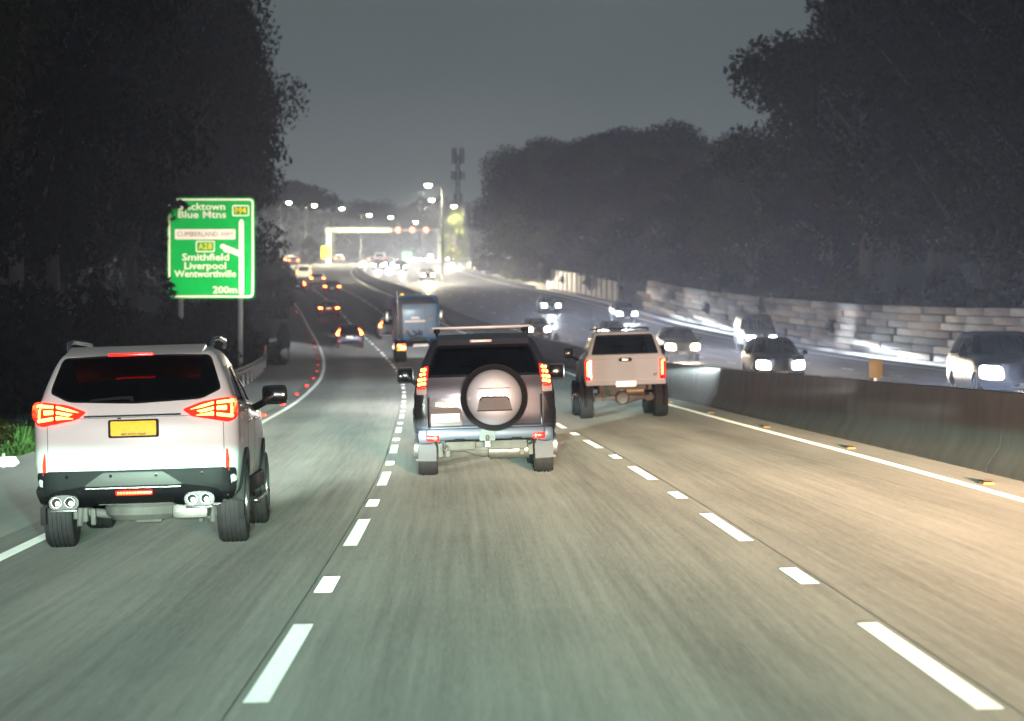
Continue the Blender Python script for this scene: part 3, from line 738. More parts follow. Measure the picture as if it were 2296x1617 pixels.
# ------------------------------------------------------------------ the lifted white utility with a canopy
def white_ute():
    root = empty('white_utility', (0,0,0))
    UW = mat('ute_paint', (.80,.82,.84), .55, var=.05, scale=4, spec=.25)
    secs = [(.80,.90,.10,5.1,.06,.35,.02,.15,.04), (.90,.925,.06,5.2,.07,.4,.02,.2,.05), (1.2,.93,.06,5.2,.07,.4,.02,.2,.06), (1.32,.93,.06,5.0,.07,.4,.02,.2,.06),
            (1.36,.925,.06,4.0,.07,.4,.02,.2,.06), (1.45,.90,.07,3.8,.08,.35,.02,.25,.06)]
    cav = None
    body, bv = shell(secs, None, (1.12,4.22), .47, .62, (), 'body', UW, root)
    can = [(1.452,.865,.10,3.70,.08,.3,.02,.25,.05), (1.55,.845,.13,3.5,.09,.3,.02,.25,.05), (1.75,.77,.21,3.15,.10,.28,.02,.25,.05), (1.93,.70,.28,2.9,.11,.25,.03,.2,.05), (1.99,.65,.33,2.75,.14,.22,.03,.2,.05), (2.02,.5,.5,2.5,.2,.2,.03,.1,.04)]
    ccav = [(1.40,.81,.17,3.55,.08,.25,.02,.2,.04), (1.75,.71,.29,3.0,.09,.22,.02,.2,.04), (1.95,.62,.40,2.7,.1,.2,.02,.15,.04)]
    rw = rounded([(-.775,1.475),(.775,1.475),(.74,1.60),(.655,1.90),(.62,1.93),(-.62,1.93),(-.655,1.90),(-.74,1.60)], .04)
    s1 = rounded([(.35,1.52),(1.75,1.52),(1.75,1.84),(.50,1.86)], .05); s2 = rounded([(1.95,1.50),(2.62,1.50),(2.55,1.86),(1.95,1.86)], .05); s3 = rounded([(2.7,1.50),(3.40,1.49),(2.95,1.80),(2.65,1.86)], .05)
    fw = rounded([(-.74,1.49),(.74,1.49),(.62,1.89),(-.62,1.89)], .06)
    cuts = [(rw,'y',-.6,.5)] + [(s_,'x',.55,1.2) for s_ in (s1,s2,s3)] + [(s_,'x',-1.2,-.55) for s_ in (s1,s2,s3)] + [(fw,'y',2.4,3.9)]
    cb, cv = shell(can, ccav, None, cuts=cuts, name='canopy', m=UW, parent=root)
    patch(cv, rw, 'rear', .004, .006, 'rear_window', glass('canopy_tint', (.40,.42,.44)), root); ring(cv, rw, .03, 'rear', .008, .01, 'window_seal', K_PLAST, root)
    for sd in ('right', 'left'):
        for s_ in (s1,s2,s3): patch(cv, s_, sd, -.004, .006, 'side_window', GLASS_D, root); ring(cv, s_, .022, sd, .004, .012, 'window_seal', K_PAINT, root)
    patch(cv, fw, 'front', -.004, .006, 'windscreen', GLASS_L, root)
    MB().box((0,.36,1.44), (1.66,.04,.03), bev=.01).build('canopy_lip', UW, root)
    # tailgate
    tg = patch(bv, rounded([(-.755,.895),(.755,.895),(.76,1.425),(-.76,1.425)], .015), 'rear', .02, .05, 'tailgate', UW, root, .12)
    patch(bv, rounded([(-.155,1.315),(.155,1.315),(.14,1.395),(-.14,1.395)], .02), 'rear', .03, .02, 'tailgate_handle', K_PLAST, tg)
    patch(bv, rounded([(-.07,1.345),(.07,1.345),(.07,1.375),(-.07,1.375)], .01), 'rear', .036, .01, 'handle_insert', CHROME, tg)
    patch(bv, [(-.70,1.37),(.70,1.37),(.70,1.376),(-.70,1.376)], 'rear', .0225, .006, 'tailgate_crease', mat('crease_grey', (.45,.43,.4), .5), tg)
    patch(bv, rounded([(-.30,1.20),(.30,1.20),(.14,1.07),(-.14,1.07)], .05), 'rear', .0235, .006, 'pressed_panel', UW, tg)
    t = text_mesh('ST', .075, .002, .002, 'badge', K_PLAST, tg, sx=1.1); t.location = (.68,bv.ray_cast(Vector((.68,-4,1)), Vector((0,1,0)))[0].y-.022,.995)
    for s_ in (1, -1):
        F = (lambda p: p) if s_ == 1 else mirror
        h = patch(bv, F(rounded([(.785,.895),(.925,.895),(.925,1.36),(.785,1.36)], .015)), 'rear', .024, .06, 'tail_lamp', RED_LENS, root, .06)
        patch(bv, F(rounded([(.79,.90),(.92,.90),(.92,.965),(.79,.965)], .01)), 'rear', .03, .02, 'lamp_base', RED_DARK, h)
        # glowing inverted J
        J = [(.845,.99),(.885,.99),(.885,1.285),(.87,1.325),(.835,1.335),(.795,1.335),(.795,1.305),(.83,1.30),(.845,1.28)]
        J = J if s_ == -1 else [(1.71-a, b) for a, b in J]
        J = [(-a, b) for a, b in J] if s_ == -1 else J
        patch(bv, rounded(J, .008), 'rear', .033, .012, 'lamp_element', RED_HOT, h, .06)
    lo = MB().box((0,.06,.815), (1.84,.16,.085), bev=.02).build('rear_bar', UW, root)
    MB().prism(rect(-.235,.228,.735,.862,.01), 'y', -.05, -.03).build('number_plate', PLATE_W, root)
    # underbody, very visible on the lifted chassis
    a = MB().tube([(-.86,1.12,.46),(-.45,1.12,.46),(-.2,1.12,.46),(-.12,1.12,.46),(.02,1.12,.46),(.12,1.12,.46),(.35,1.12,.46),(.86,1.12,.46)], [.055,.055,.06,.15,.16,.15,.06,.055], 14)
    a.lathe([(-.2,.13),(-.13,.16),(.0,.16)], 'y', (-.03,1.0,.46), 14).build('rear_axle', DIRTY, root)
    c = MB()
    for s_ in (-1, 1): c.box((s_*.56,2.3,.72), (.09,4.2,.14), bev=.02).box((s_*.60,1.1,.55), (.08,1.2,.05), bev=.015).box((s_*.60,1.1,.44), (.16,.16,.12), bev=.02).tube([(s_*.48,1.0,.48),(s_*.40,1.15,.82)], .035, 8)
    c.box((0,.9,.70), (1.1,.10,.10), bev=.02).box((-.3,1.5,.62), (.5,.7,.2), bev=.05).build('chassis', DIRTY, root)
    MB().lathe([(0,.15),(.06,.20),(.16,.20),(.2,.14)], 'z', (.28,1.6,.52), 18).build('spare_wheel', RUBBER, root)
    MB().lathe([(-.2,.11),(.2,.11)], 'x', (.27,.95,.62), 14).build('muffler', mat('warm_steel', (.42,.33,.22), .5, metal=.5, var=.3), root)
    for y in (.5,.52): pass
    MB().tube([(-.40,.85,.75),(-.35,.9,.62),(-.38,.95,.5)], .03, 8).build('damper', mat('green_damper', (.10,.30,.24), .5), root)
    wheels(root, .865, (1.12,4.22), .43, .31, 5)
    for sx in (-1, 1):
        for y in (1.12,4.22): arch_trim(bv, root, 'right' if sx > 0 else 'left', y, .41, .47, .585, K_PLAST)
        MB().tube([(sx*.98,2.0,.55),(sx*.99,2.1,.52),(sx*.99,3.3,.52),(sx*.98,3.4,.55)], .035, 8).build('side_step', CHROME, root)
        mirror_part(root, sx*1.10, 3.55, 1.52, sx, .24, .26)
        MB().box((sx*.95,2.3,1.28), (.03,.2,.035), bev=.012).build('door_handle', CHROME, root)
        MB().tube([(sx*.60,.7,2.02),(sx*.60,.8,2.07),(sx*.60,2.6,2.07)], .022, 6).build('roof_rack_rail', K_PLAST, root)
    for k in range(4): MB().box((0,.85+.55*k,2.075), (1.3,.06,.03), bev=.008).build('roof_rack_bar', K_PLAST, root)
    MB().tube([(-.55,3.0,2.0),(-.56,2.95,2.6)], [.008,.003], 6).build('aerial', K_PLAST, root)
    for x in (-.38,.38): seat(root, x, 2.75, .92)
    MB().box((0,3.5,1.42), (1.4,.3,.16), bev=.05).build('dashboard', INTERIOR, root)
    for x in (-.7,.7): MB().box((x,5.05,1.1), (.3,.14,.16), bev=.04).build('headlamp', HL_NEAR, root)
    beam('headlamp_beam', root, (.2,5.3,1.05), 5.0e4, (.74,.96,1), width=.6, dip=.012, p=1.7)
    return tag(root, 'lifted white utility with canopy and large tyres, beside the concrete barrier', 'utility')

# ------------------------------------------------------------------ other traffic
def far_car(name, kind, paint, hl=None, hlp=1.4e5, tail=True, plate_m=None, stray=.06):
    """a car seen small: body, windows, lamps, plate, mirrors and wheels"""
    root = empty(name, (0,0,0))
    if kind == 'hatch':
        Hh, W, L = 1.50, .90, 4.2
        secs = [(.28,.82,.16,4.05,.2,.4,.06,.2,.05),(.45,.89,.02,4.2,.2,.42,.08,.2,.06),(.75,.90,.0,4.2,.2,.45,.09,.25,.07),(.92,.89,.06,4.0,.2,.42,.09,.3,.07),(.96,.885,.08,3.25,.2,.4,.09,.3,.07),(1.15,.80,.18,2.75,.2,.35,.09,.3,.07),(1.40,.66,.36,2.25,.18,.3,.08,.3,.05),(1.48,.56,.5,2.0,.2,.3,.08,.25,.04),(1.50,.4,.7,1.8,.2,.2,.06,.2,.03)]
        rw = [(-.68,1.0),(.68,1.0),(.55,1.36),(-.55,1.36)]; fw = [(-.74,1.0),(.74,1.0),(.60,1.40),(-.60,1.40)]
        sw = ([(.55,1.0),(1.5,.99),(1.5,1.36),(.85,1.38)], [(1.57,.99),(2.75,.98),(2.2,1.34),(1.57,1.36)]); ay = (.75,3.35); r = .32
        tl = [(.66,.80),(.86,.84),(.84,1.0),(.60,1.26),(.56,1.24),(.66,.98)]; pz = .72
    elif kind == 'sedan':
        secs = [(.28,.82,.16,4.5,.2,.4,.06,.2,.05),(.45,.89,.02,4.65,.2,.42,.08,.2,.06),(.80,.90,.0,4.65,.2,.45,.08,.25,.07),(.98,.88,.04,4.3,.2,.42,.08,.3,.07),(1.01,.86,.5,3.5,.2,.4,.09,.3,.07),(1.2,.76,.85,3.0,.2,.35,.09,.3,.06),(1.38,.64,1.25,2.5,.18,.3,.08,.3,.05),(1.43,.5,1.5,2.3,.2,.3,.08,.25,.04)]
        rw = [(-.66,1.03),(.66,1.03),(.54,1.34),(-.54,1.34)]; fw = [(-.74,1.03),(.74,1.03),(.60,1.35),(-.60,1.35)]
        sw = ([(.95,1.03),(1.9,1.02),(1.9,1.33),(1.35,1.34)], [(1.97,1.02),(3.0,1.01),(2.5,1.31),(1.97,1.33)]); ay = (.95,3.7); r = .33
        tl = [(.55,.78),(.87,.78),(.87,.95),(.55,.92)]; pz = .84
    elif kind == 'van':
        secs = [(.35,.90,.1,4.7,.12,.4,.03,.15,.05),(.55,.96,.0,4.9,.12,.42,.04,.2,.05),(1.0,.97,.0,4.9,.12,.45,.04,.25,.06),(1.2,.965,.01,4.4,.12,.4,.04,.3,.06),(1.6,.92,.05,3.9,.12,.38,.04,.3,.06),(1.95,.84,.1,3.5,.14,.3,.04,.3,.05),(2.08,.7,.25,3.2,.2,.3,.04,.2,.04)]
        rw = [(-.72,1.25),(.72,1.25),(.68,1.82),(-.68,1.82)]; fw = [(-.82,1.25),(.82,1.25),(.74,1.9),(-.74,1.9)]
        sw = ([(2.6,1.25),(4.0,1.23),(3.6,1.80),(2.6,1.82)],); ay = (.9,3.9); r = .36
        tl = [(.82,.85),(.95,.85),(.93,1.35),(.82,1.35)]; pz = .75
    else:
        secs = [(.36,.84,.14,4.4,.2,.4,.06,.2,.05),(.55,.92,.02,4.55,.2,.42,.08,.2,.06),(.95,.93,.0,4.55,.2,.45,.08,.25,.07),(1.08,.92,.04,4.3,.2,.42,.08,.3,.07),(1.12,.91,.06,3.5,.2,.4,.08,.3,.07),(1.3,.85,.13,3.1,.2,.35,.08,.3,.07),(1.58,.70,.32,2.6,.18,.3,.08,.3,.05),(1.66,.6,.48,2.3,.2,.3,.08,.25,.04),(1.69,.42,.7,2.0,.2,.2,.06,.2,.03)]
        rw = [(-.72,1.18),(.72,1.18),(.60,1.55),(-.60,1.55)]; fw = [(-.78,1.17),(.78,1.17),(.64,1.57),(-.64,1.57)]
        sw = ([(.5,1.17),(1.5,1.16),(1.5,1.53),(.8,1.54)], [(1.57,1.16),(2.95,1.15),(2.5,1.50),(1.57,1.53)]); ay = (.85,3.6); r = .36
        tl = [(.58,.98),(.90,1.0),(.90,1.15),(.58,1.13)]; pz = .88
    body, bv = shell(secs, None, ay, r+.05, .60, (), 'body', paint, root, .12)
    patch(bv, rounded(rw, .05), 'rear', .006, .02, 'rear_window', DARKGLASS, root, .2)
    patch(bv, rounded(fw, .05), 'front', .006, .02, 'windscreen', DARKGLASS, root, .2)
    for s_ in sw:
        for sd in ('left', 'right'): patch(bv, rounded(s_, .04), sd, .006, .02, 'side_window', DARKGLASS, root, .2)
    for q in (tl, mirror(tl)):
        h = patch(bv, rounded(q, .02), 'rear', .015, .04, 'tail_lamp', RED_LENS, root, .1)
        if tail: patch(bv, rounded(inset(q, .028), .01), 'rear', .022, .02, 'lamp_element', FAR_HOT, h, .1)
    for s_ in (-1, 1):
        patch(bv, rect(min(s_*.55, s_*.72), max(s_*.55, s_*.72), .42, .47, .01), 'rear', .012, .03, 'reflector', RED_REFL if tail else RED_DARK, root, .1)
        q = rounded([(s_*.38,.58),(s_*.85,.60),(s_*.85,.90),(s_*.42,.87)], .09)
        patch(bv, q, 'front', .012, .04, 'headlamp', hl or CLEAR_LENS, root, .1)
        MB().box((s_*1.02, fw[0][1]*0+2.9 if kind != 'van' else 4.05, secs[4][0]+.05), (.2,.12,.14), bev=.04).build('wing_mirror', K_PLAST, root)
    pw = patch(bv, rect(-.21,.21,pz-.06,pz+.06,.01), 'rear', .015, .015, 'number_plate', plate_m or PLATE_W, root, .3)
    patch(bv, rect(-.21,.21,.38,.50,.01), 'front', .015, .015, 'number_plate', plate_m or PLATE_W, root, .3)
    patch(bv, rounded([(-.40,.56),(.40,.56),(.44,.72),(-.44,.72)], .04), 'front', .01, .03, 'grille', K_PLAST, root, .2)
    patch(bv, rect(-.72,.72,.33,.44,.03), 'rear', .01, .03, 'bumper', K_PLAST, root, .15)
    wheels(root, .76 if kind != 'van' else .82, ay, r, .21, 3)
    if hl:
        wm = hl is HL_WARM
        L_ = max(s_[3] for s_ in secs)
        beam('headlamp_beam', root, (0,L_+.06,.72), hlp, (1,.84,.60) if wm else (.86,.95,1), width=.55, dip=.012, p=1.6, stray=stray, cone=120, size=.12)
    return root
def put(o, px=None, y=None, s=None, dz=0.0, oncoming=False, yaw=0.0, lane_lean=True):
    """stand a vehicle on the road: rear (or, oncoming, front) at depth y"""
    x = at(px, y) if px is not None else C(y)+s
    s = x-C(y)
    z = road_z(s, y)
    if s > 6.5: z = H(y)+.2
    hd = heading(y+2)
    o.location = (x, y, z+dz)
    pitch = math.atan2(H(y+4)-H(y), 4.0)
    if oncoming:
        o.location = (x, y, z+dz); o.rotation_euler = (-pitch, 0, pi-hd+yaw)
        v = Matrix.Rotation(pi-hd, 3, 'Z') @ Vector((0,4.5,0)); o.location -= v
        o.location.z = H(y+4.5)+(.2 if s > 6.5 else cross(s, y))+dz
    else:
        k = .03*max(0, min(1, (350-y)/150))
        o.rotation_euler = (pitch, -k if lane_lean else 0, -hd+yaw)
    return o

# ------------------------------------------------------------------ the blue prime mover
def blue_truck():
    root = empty('prime_mover', (0,0,0))
    BL = mat('blue_truck_paint', (.06,.27,.56), .35, var=.12, coat=.5)
    BK = mat('truck_dark_blue', (.035,.045,.07), .4, var=.2)
    # chassis rails y 0..6.4, cab from y 3.0
    b = MB()
    for s_ in (-1, 1): b.box((s_*.42,3.0,.95), (.09,6.0,.26), bev=.01)
    for y in (.1,1.2,2.3,3.4): b.box((0,y,.95), (.84,.08,.2))
    b.build('chassis', K_PLAST, root)
    MB().box((0,1.3,1.14), (.95,1.0,.07), bev=.02).box((0,.85,1.19), (.8,.3,.05), Matrix.Rotation(radians(8), 4, 'X')).box((0,1.2,1.22), (.5,.4,.12), bev=.04).build('fifth_wheel', DIRTY, root)
    cab = [(1.0,1.22,3.05,6.2,.10,.3,.0,.1,.0),(1.3,1.25,3.0,6.3,.12,.3,.0,.1,.0),(2.9,1.25,3.0,6.25,.12,.3,.0,.1,.02),(3.35,1.20,3.05,6.0,.14,.3,.0,.15,.04),(3.5,1.08,3.15,5.7,.2,.3,.0,.2,.05)]
    body, bv = shell(cab, None, None, name='cab', m=BL, parent=root, step=.25)
    patch(bv, rect(-1.20,-.72,1.1,3.3,.03), 'rear', .03, .06, 'side_fairing', BK, root, .4)
    patch(bv, rect(-1.18,1.18,3.02,3.38,.04), 'rear', .02, .05, 'roof_band', BK, root, .4)
    patch(bv, rect(.50,.515,1.2,3.0), 'rear', .004, .01, 'panel_seam', K_PLAST, root, .5)
    for z in (2.05,): patch(bv, rounded([(-.62,z),(.50,z),(.50,z+.10),(-.62,z+.10)], .03), 'rear', .10, .08, 'work_lamp_bar', mat('pale_alloy', (.7,.72,.72), .35, metal=.3), root, .4)
    patch(bv, rounded([(-.30,2.22),(.22,2.22),(.16,2.34),(-.24,2.34)], .05), 'rear', .05, .06, 'vent_hood', mat('pale_alloy', (.7,.72,.72), .35), root, .4)
    patch(bv, rounded([(.60,2.14),(.95,2.14),(.95,2.26),(.60,2.26)], .03), 'rear', .03, .04, 'cab_vent', mat('vent_blue', (.2,.32,.45), .4), root, .4)
    for x in (-.66,-.45,.80): MB().box((x,2.9,1.55), (.16,.12,.22), bev=.03).build('air_coupling', STEEL, root)
    MB().tube([(-.5,2.9,1.6),(-.35,2.4,1.3),(-.1,2.2,1.35),(.2,2.6,1.5),(.1,2.95,1.6)], .035, 6).build('air_hose', K_PLAST, root)
    MB().tube([(.3,2.9,1.55),(.25,2.3,1.35),(.0,2.2,1.45),(-.2,2.7,1.6)], .035, 6).build('air_hose', K_PLAST, root)
    for s_ in (-1, 1):
        if s_ < 0: MB().tube([(s_*.98,2.85,1.0),(s_*.98,2.85,3.7)], .075, 10).build('exhaust_stack', mat('stack_chrome', (.35,.34,.36), .25, metal=.9), root)
        m_ = MB().box((s_*1.48,5.9,2.35), (.22,.12,.75), bev=.04).tube([(s_*1.2,5.9,2.7),(s_*1.48,5.9,2.65)], .03, 6).build('wing_mirror', K_PLAST, root)
        MB().box((s_*1.48,5.82,2.35), (.17,.02,.62), bev=.005).build('mirror_glass', CHROME, m_)
        MB().lathe([(-.5,.30),(.5,.30)], 'y', (s_*1.0,3.6,.75), 14).build('fuel_tank', CHROME, root)
        for y in (.55,1.85): 
            g = MB().tube([(s_*.95, y+.60*cos(t), .55+.60*sin(t)) for t in [pi*k/8 for k in range(1, 8)]], .03, 6)
            pts = [(s_*.66, y+.58*cos(t), .55+.58*sin(t)) for t in [pi*k/8 for k in range(1, 8)]]
            q = [(s_*1.24, p[1], p[2]) for p in pts]
            g.add(pts+q, [(i, i+1, i+8, i+7) for i in range(6)]).build('mudguard', K_PLAST, root)
            for x in (.80,1.10):
                w_ = wheel_mb(.50, .26, 4).build('wheel', RUBBER, root, 30); w_.location = (s_*x, y, .50)
        MB().prism([(s_*.66,.18),(s_*1.24,.18),(s_*1.24,.95),(s_*.66,.95)], 'y', -.16, -.14).build('mud_flap', mat('dark_flap', (.05,.04,.04), .8), root)
        f_ = wheel_mb(.50, .30, 4).build('wheel', RUBBER, root, 30); f_.location = (s_*1.05, 5.3, .50)
        lamp = MB().box((s_*.92,-.20,.80), (.50,.08,.34), bev=.02).build('tail_lamp', K_PLAST, root)
        MB().box((s_*1.03-.0,-.25,.87), (.20,.03,.14), bev=.01).build('lamp_element', RED_HOT, lamp)
        MB().box((s_*.80,-.25,.90), (.20,.03,.12), bev=.01).build('lamp_element', RED_GLOW, lamp)
        MB().box((s_*.84,-.25,.77), (.30,.03,.10), bev=.01).build('reverse_lens', mat('white_lens', (.8,.8,.8), .3, em=(1,.95,.85), ems=3.0), lamp)
        MB().box((s_*.92,-.25,.67), (.48,.03,.09), bev=.01).build('marker_strip', AMBER, lamp)
    MB().box((.10,-.20,.87), (.80,.03,.12), bev=.01).build('number_plate', PLATE_W, root)
    MB().box((-.1,-.15,.95), (1.4,.12,.2), bev=.02).build('rear_crossmember', K_PLAST, root)
    for x in (-.7,0,.7): MB().box((x,3.6,3.56), (.16,.1,.08), bev=.02).build('roof_beacon', AMBER if x else STEEL, root)
    for x in (-.85,.85): MB().box((x,6.32,1.15), (.3,.06,.18), bev=.02).build('headlamp', HL_NEAR, root)
    beam('headlamp_beam', root, (0,6.45,1.05), 6e4, (.9,.97,1), width=.5, p=1.5)
    return tag(root, 'blue prime mover without a trailer, ahead of the grey four-wheel drive', 'truck')
# ------------------------------------------------------------------ the road
def rows(y0, y1):
    out = [y0]
    while out[-1] < y1: out.append(min(y1, out[-1] + (4 if out[-1] < 150 else 6)))
    return out
def strip(name, m, s_list, y0, y1, zf, thick=0.0):
    ys = rows(y0, y1); me = bpy.data.meshes.new(name); vs_ = []; uvs = []
    for y in ys:
        ss = s_list(y) if callable(s_list) else s_list
        for s_ in ss: vs_.append((C(y)+s_, y, zf(s_, y))); uvs.append((s_, y))
    n = len(s_list(y0) if callable(s_list) else s_list)
    fs = [(i*n+k, i*n+k+1, (i+1)*n+k+1, (i+1)*n+k) for i in range(len(ys)-1) for k in range(n-1)]
    me.from_pydata(vs_, [], fs); u = me.uv_layers.new(name='road')
    for lp in me.loops: u.data[lp.index].uv = uvs[lp.vertex_index]
    for p in me.polygons: p.use_smooth = True
    me.materials.append(m)
    return link(bpy.data.objects.new(name, me))
def lerp(a, b, t): t = max(0.0, min(1.0, t)); return a+(b-a)*t
def edge_l(y): return lerp(-4.85, -5.25, (y-25)/50)
def edge_r(y): return lerp(5.08, 5.45, (y-30)/45)
def opp_z(s, y): return H(y)+.2
road = tag(strip('road', ASPHALT, lambda y: [edge_l(y)-.45,-3.5,-1.74,0,1.74,3.5,edge_r(y)+.8], -50, 900, road_z), kind='structure')
shoulder = tag(strip('shoulder', SHOULDER, lambda y: [-8.7,-7,edge_l(y)-.45], -50, 900, lambda s, y: road_z(s, y)), kind='structure')
opp = tag(strip('opposite_road', ASPHALT, [6.6,8,11.5,15,18.5,22,24.8], -50, 900, opp_z), kind='structure')
def ramp_s(y): return lerp(-6.8, -13.5, ((y-340)/230)**1.3 if y > 340 else 0)
ramp = tag(strip('exit_ramp', ASPHALT, lambda y: [ramp_s(y)-4.2, ramp_s(y), ramp_s(y)+3.4], 340, 720, lambda s, y: road_z(s, y)+.03), kind='structure')
def gz(s, y):
    z = road_z(s, y); f = max(.15, min(1, (420-y)/90))
    if s < -8.7: return z + min(5.0, (-8.7-s)*.11)*f - (.10 if s > -9.2 else 0) - (.3 if y > 335 and s > -20 else 0)
    if s > 24.8: return H(y)+.2 + min(6.0, .25+(s-24.8)*.14)*max(.4, f)
    return z - .14
gs = [-700,-300,-120,-60,-40,-28,-20,-16,-13,-11,-9.3,-8.6,-4,0,6,24.6,25.2,28,32,40,55,90,200,700]
def gstrip():
    ys = rows(-60, 700)+[760,820,900,1000,1200,1500,2000,2600,3400]; vs_ = [(C(y)+s_, y, gz(s_, y)) for y in ys for s_ in gs]; n = len(gs)
    me = bpy.data.meshes.new('ground'); me.from_pydata(vs_, [], [(i*n+k, i*n+k+1, (i+1)*n+k+1, (i+1)*n+k) for i in range(len(ys)-1) for k in range(n-1)])
    for p in me.polygons: p.use_smooth = True
    me.materials.append(GRASS_GROUND); return link(bpy.data.objects.new('ground', me))
ground = tag(gstrip(), kind='structure')

def ribbon(name, m, s0, s1, y0, y1, parent, zf=road_z, lift=.004, step=4.0):
    n = max(1, int((y1-y0)/step)); vs_ = []
    for k in range(n+1):
        y = y0+(y1-y0)*k/n
        a = s0(y) if callable(s0) else s0; b = s1(y) if callable(s1) else s1
        vs_ += [(C(y)+a, y, zf(a, y)+lift), (C(y)+b, y, zf(b, y)+lift)]
    me = bpy.data.meshes.new(name); me.from_pydata(vs_, [], [(2*i, 2*i+1, 2*i+3, 2*i+2) for i in range(n)])
    me.materials.append(m); return link(bpy.data.objects.new(name, me), parent)
ribbon('edge_line', PAINT, lambda y: edge_l(y)-.075, lambda y: edge_l(y)+.075, 5, 336, road)
ribbon('edge_line', PAINT, lambda y: edge_r(y)-.075, lambda y: edge_r(y)+.075, 5, 640, road)
ribbon('edge_line', PAINT, 7.55, 7.70, 40, 640, opp, opp_z)
ribbon('edge_line', PAINT, 22.2, 22.36, 40, 640, opp, opp_z)
SEAM = mat('joint_sealant', (.065,.065,.065), .8, retro=(.3,.55))
ribbon('pavement_joint', SEAM, -1.853, -1.845, 5, 200, road); ribbon('pavement_joint', SEAM, 1.845, 1.853, 5, 200, road)
def lane_stud_streak(s_, y, ln, parent, zf=road_z, w=.065):  # lane studs drawn as long strips, their motion-smeared glint put into the shape
    return ribbon('stud_streak', PAINT_STUD, s_-w, s_+w, y, y+ln, parent, zf, .006, 2)
k = 0
while 14.4+11.5*k < 330:
    y = 14.4+11.5*k; ribbon('lane_dash', PAINT, -1.74-.064, -1.74+.064, y, y+4.1, road, step=2)
    lane_stud_streak(-1.74, y+6.5, 1.45, road); k += 1
k = 0
while 13.3+11.7*k < 330:
    y = 13.3+11.7*k; ribbon('lane_dash', PAINT, 1.74-.064, 1.74+.064, y, y+4.2, road, step=2)
    lane_stud_streak(1.74, y+7.1, 1.45, road); k += 1
for s_ in (11.3, 14.8, 18.4):
    y = 44
    while y < 330: ribbon('lane_dash', PAINT, s_-.06, s_+.06, y, y+3.0, opp, opp_z, step=2); y += 12
# raised reflective studs
stud = None
def add_stud(s_, y, m, parent, w=.13, ln=.34, h=.045):
    o = MB().prism([(-w/2,0),(w/2,0),(w/2-.015,h),(-w/2+.015,h)], 'y', -ln/2, ln/2).build('road_stud', m, parent, 0)
    o.location = rp(s_, y, .002); return o
for k in range(17): add_stud(edge_l(79+12*k)-.30, 79+12*k, STUD_RED, shoulder)
for k in range(-2, 12): add_stud(edge_r(33.3+11.7*k)+.24, 33.3+11.7*k, STUD_AMBER, road, .14, .36, .028)

# ------------------------------------------------------------------ concrete median barrier
bar = empty('concrete_barrier', rp(6.4, 60)); tag(bar, 'long grey concrete barrier between the two carriageways', 'barrier')
def bar_s(y): return edge_r(y)+.72
prof = [(0,0),(0,.08),(.17,.33),(.25,1.0),(.47,1.0),(.55,.33),(.72,.08),(.72,0)]
y = -12.0; bpy.context.view_layer.update()
while y < 520:
    ln = 6.0 if y < 340 else 12.0
    vs_ = []; n = len(prof); cuts_ = [y+.003, y+ln*.5, y+ln-.003]
    for yy in cuts_:
        for a, b in prof: vs_.append(tuple(Vector((C(yy)+bar_s(yy)+a, yy, road_z(bar_s(yy), yy)-.05+b+(.05 if b else 0)))-bar.location))
    fs = [[i*n+k, i*n+(k+1) % n, (i+1)*n+(k+1) % n, (i+1)*n+k] for i in range(2) for k in range(n)]+[list(range(n)), list(range(3*n-1, 2*n-1, -1))]
    MB().add(vs_, fs).build('barrier_block', CONCRETE, bar, 30); y += ln
def delineator(y, w, h, col, label):
    r_ = empty('delineator', (C(y)+bar_s(y)+.36, y, road_z(bar_s(y), y)+1.0))
    MB().box((0,0,h/2+.06), (w,.02,h), bev=.006).build('reflector_plate', col, r_)
    MB().box((0,.02,.05), (.06,.05,.12), bev=.005).build('bracket', STEEL, r_)
    tag(r_, label, 'delineator')
YEL = mat('delineator_yellow', (.20,.15,.05), .5, var=.1)
delineator(48, .23, .30, YEL, 'yellow reflector plate on the concrete barrier, nearest the right edge')
delineator(146, .22, .34, mat('delineator_brown', (.25,.16,.10), .6), 'small brown reflector plate on the far barrier, left of the white utility')

# ------------------------------------------------------------------ stone wall beyond the far carriageway
STONES = [mat('wall_stone_%s' % n, c, .9, var=.6, scale=2.2, bump=.4, detail=7, stretch=(1,.22,1.6)) for n, c in
          (('grey', (.30,.28,.27)), ('pale', (.60,.55,.52)), ('pink', (.46,.36,.31)), ('brown', (.24,.19,.16)), ('dark', (.10,.095,.095)))]
wall = empty('stone_wall', (C(170)+25, 170, opp_z(25, 170))); tag(wall, 'long low wall of mottled stone blocks at the foot of the right-hand trees', 'wall')
wall_blocks = []
for m in STONES:
    for L_ in (5.4, 8.2):
        o_ = MB().box((0,0,0), (.5,L_,.37), bev=.05).build('stone_block', m, wall); wall_blocks.append((o_.data, L_)); bpy.data.objects.remove(o_)
rw_ = random.Random(3)
for kz in range(7):
    y = 96.0 + 1.1*(kz*37 % 5)
    while y < 250:
        i = rw_.choice((0,1,1,2,2,2,3,0) if kz > 2 else (0,0,2,3,3,4,4,1))*2 + rw_.randrange(2)
        me_, L_ = wall_blocks[i]; yy = y+L_/2
        o = bpy.data.objects.new('stone_block', me_); link(o, wall)
        o.location = Vector((C(yy)+25.0+rw_.uniform(-.09,.09), yy, opp_z(25, yy)+.25+.385*kz))-wall.location
        o.rotation_euler = (math.atan2(H(yy+2)-H(yy-2), 4), rw_.uniform(-.03,.03), -heading(yy)); o.scale = (1, .99, rw_.uniform(.9,1))
        y += L_
pan = empty('panel_wall', (C(290)+25, 290, opp_z(25, 290))); tag(pan, 'short wall of beige and white panels beyond the far carriageway', 'wall')
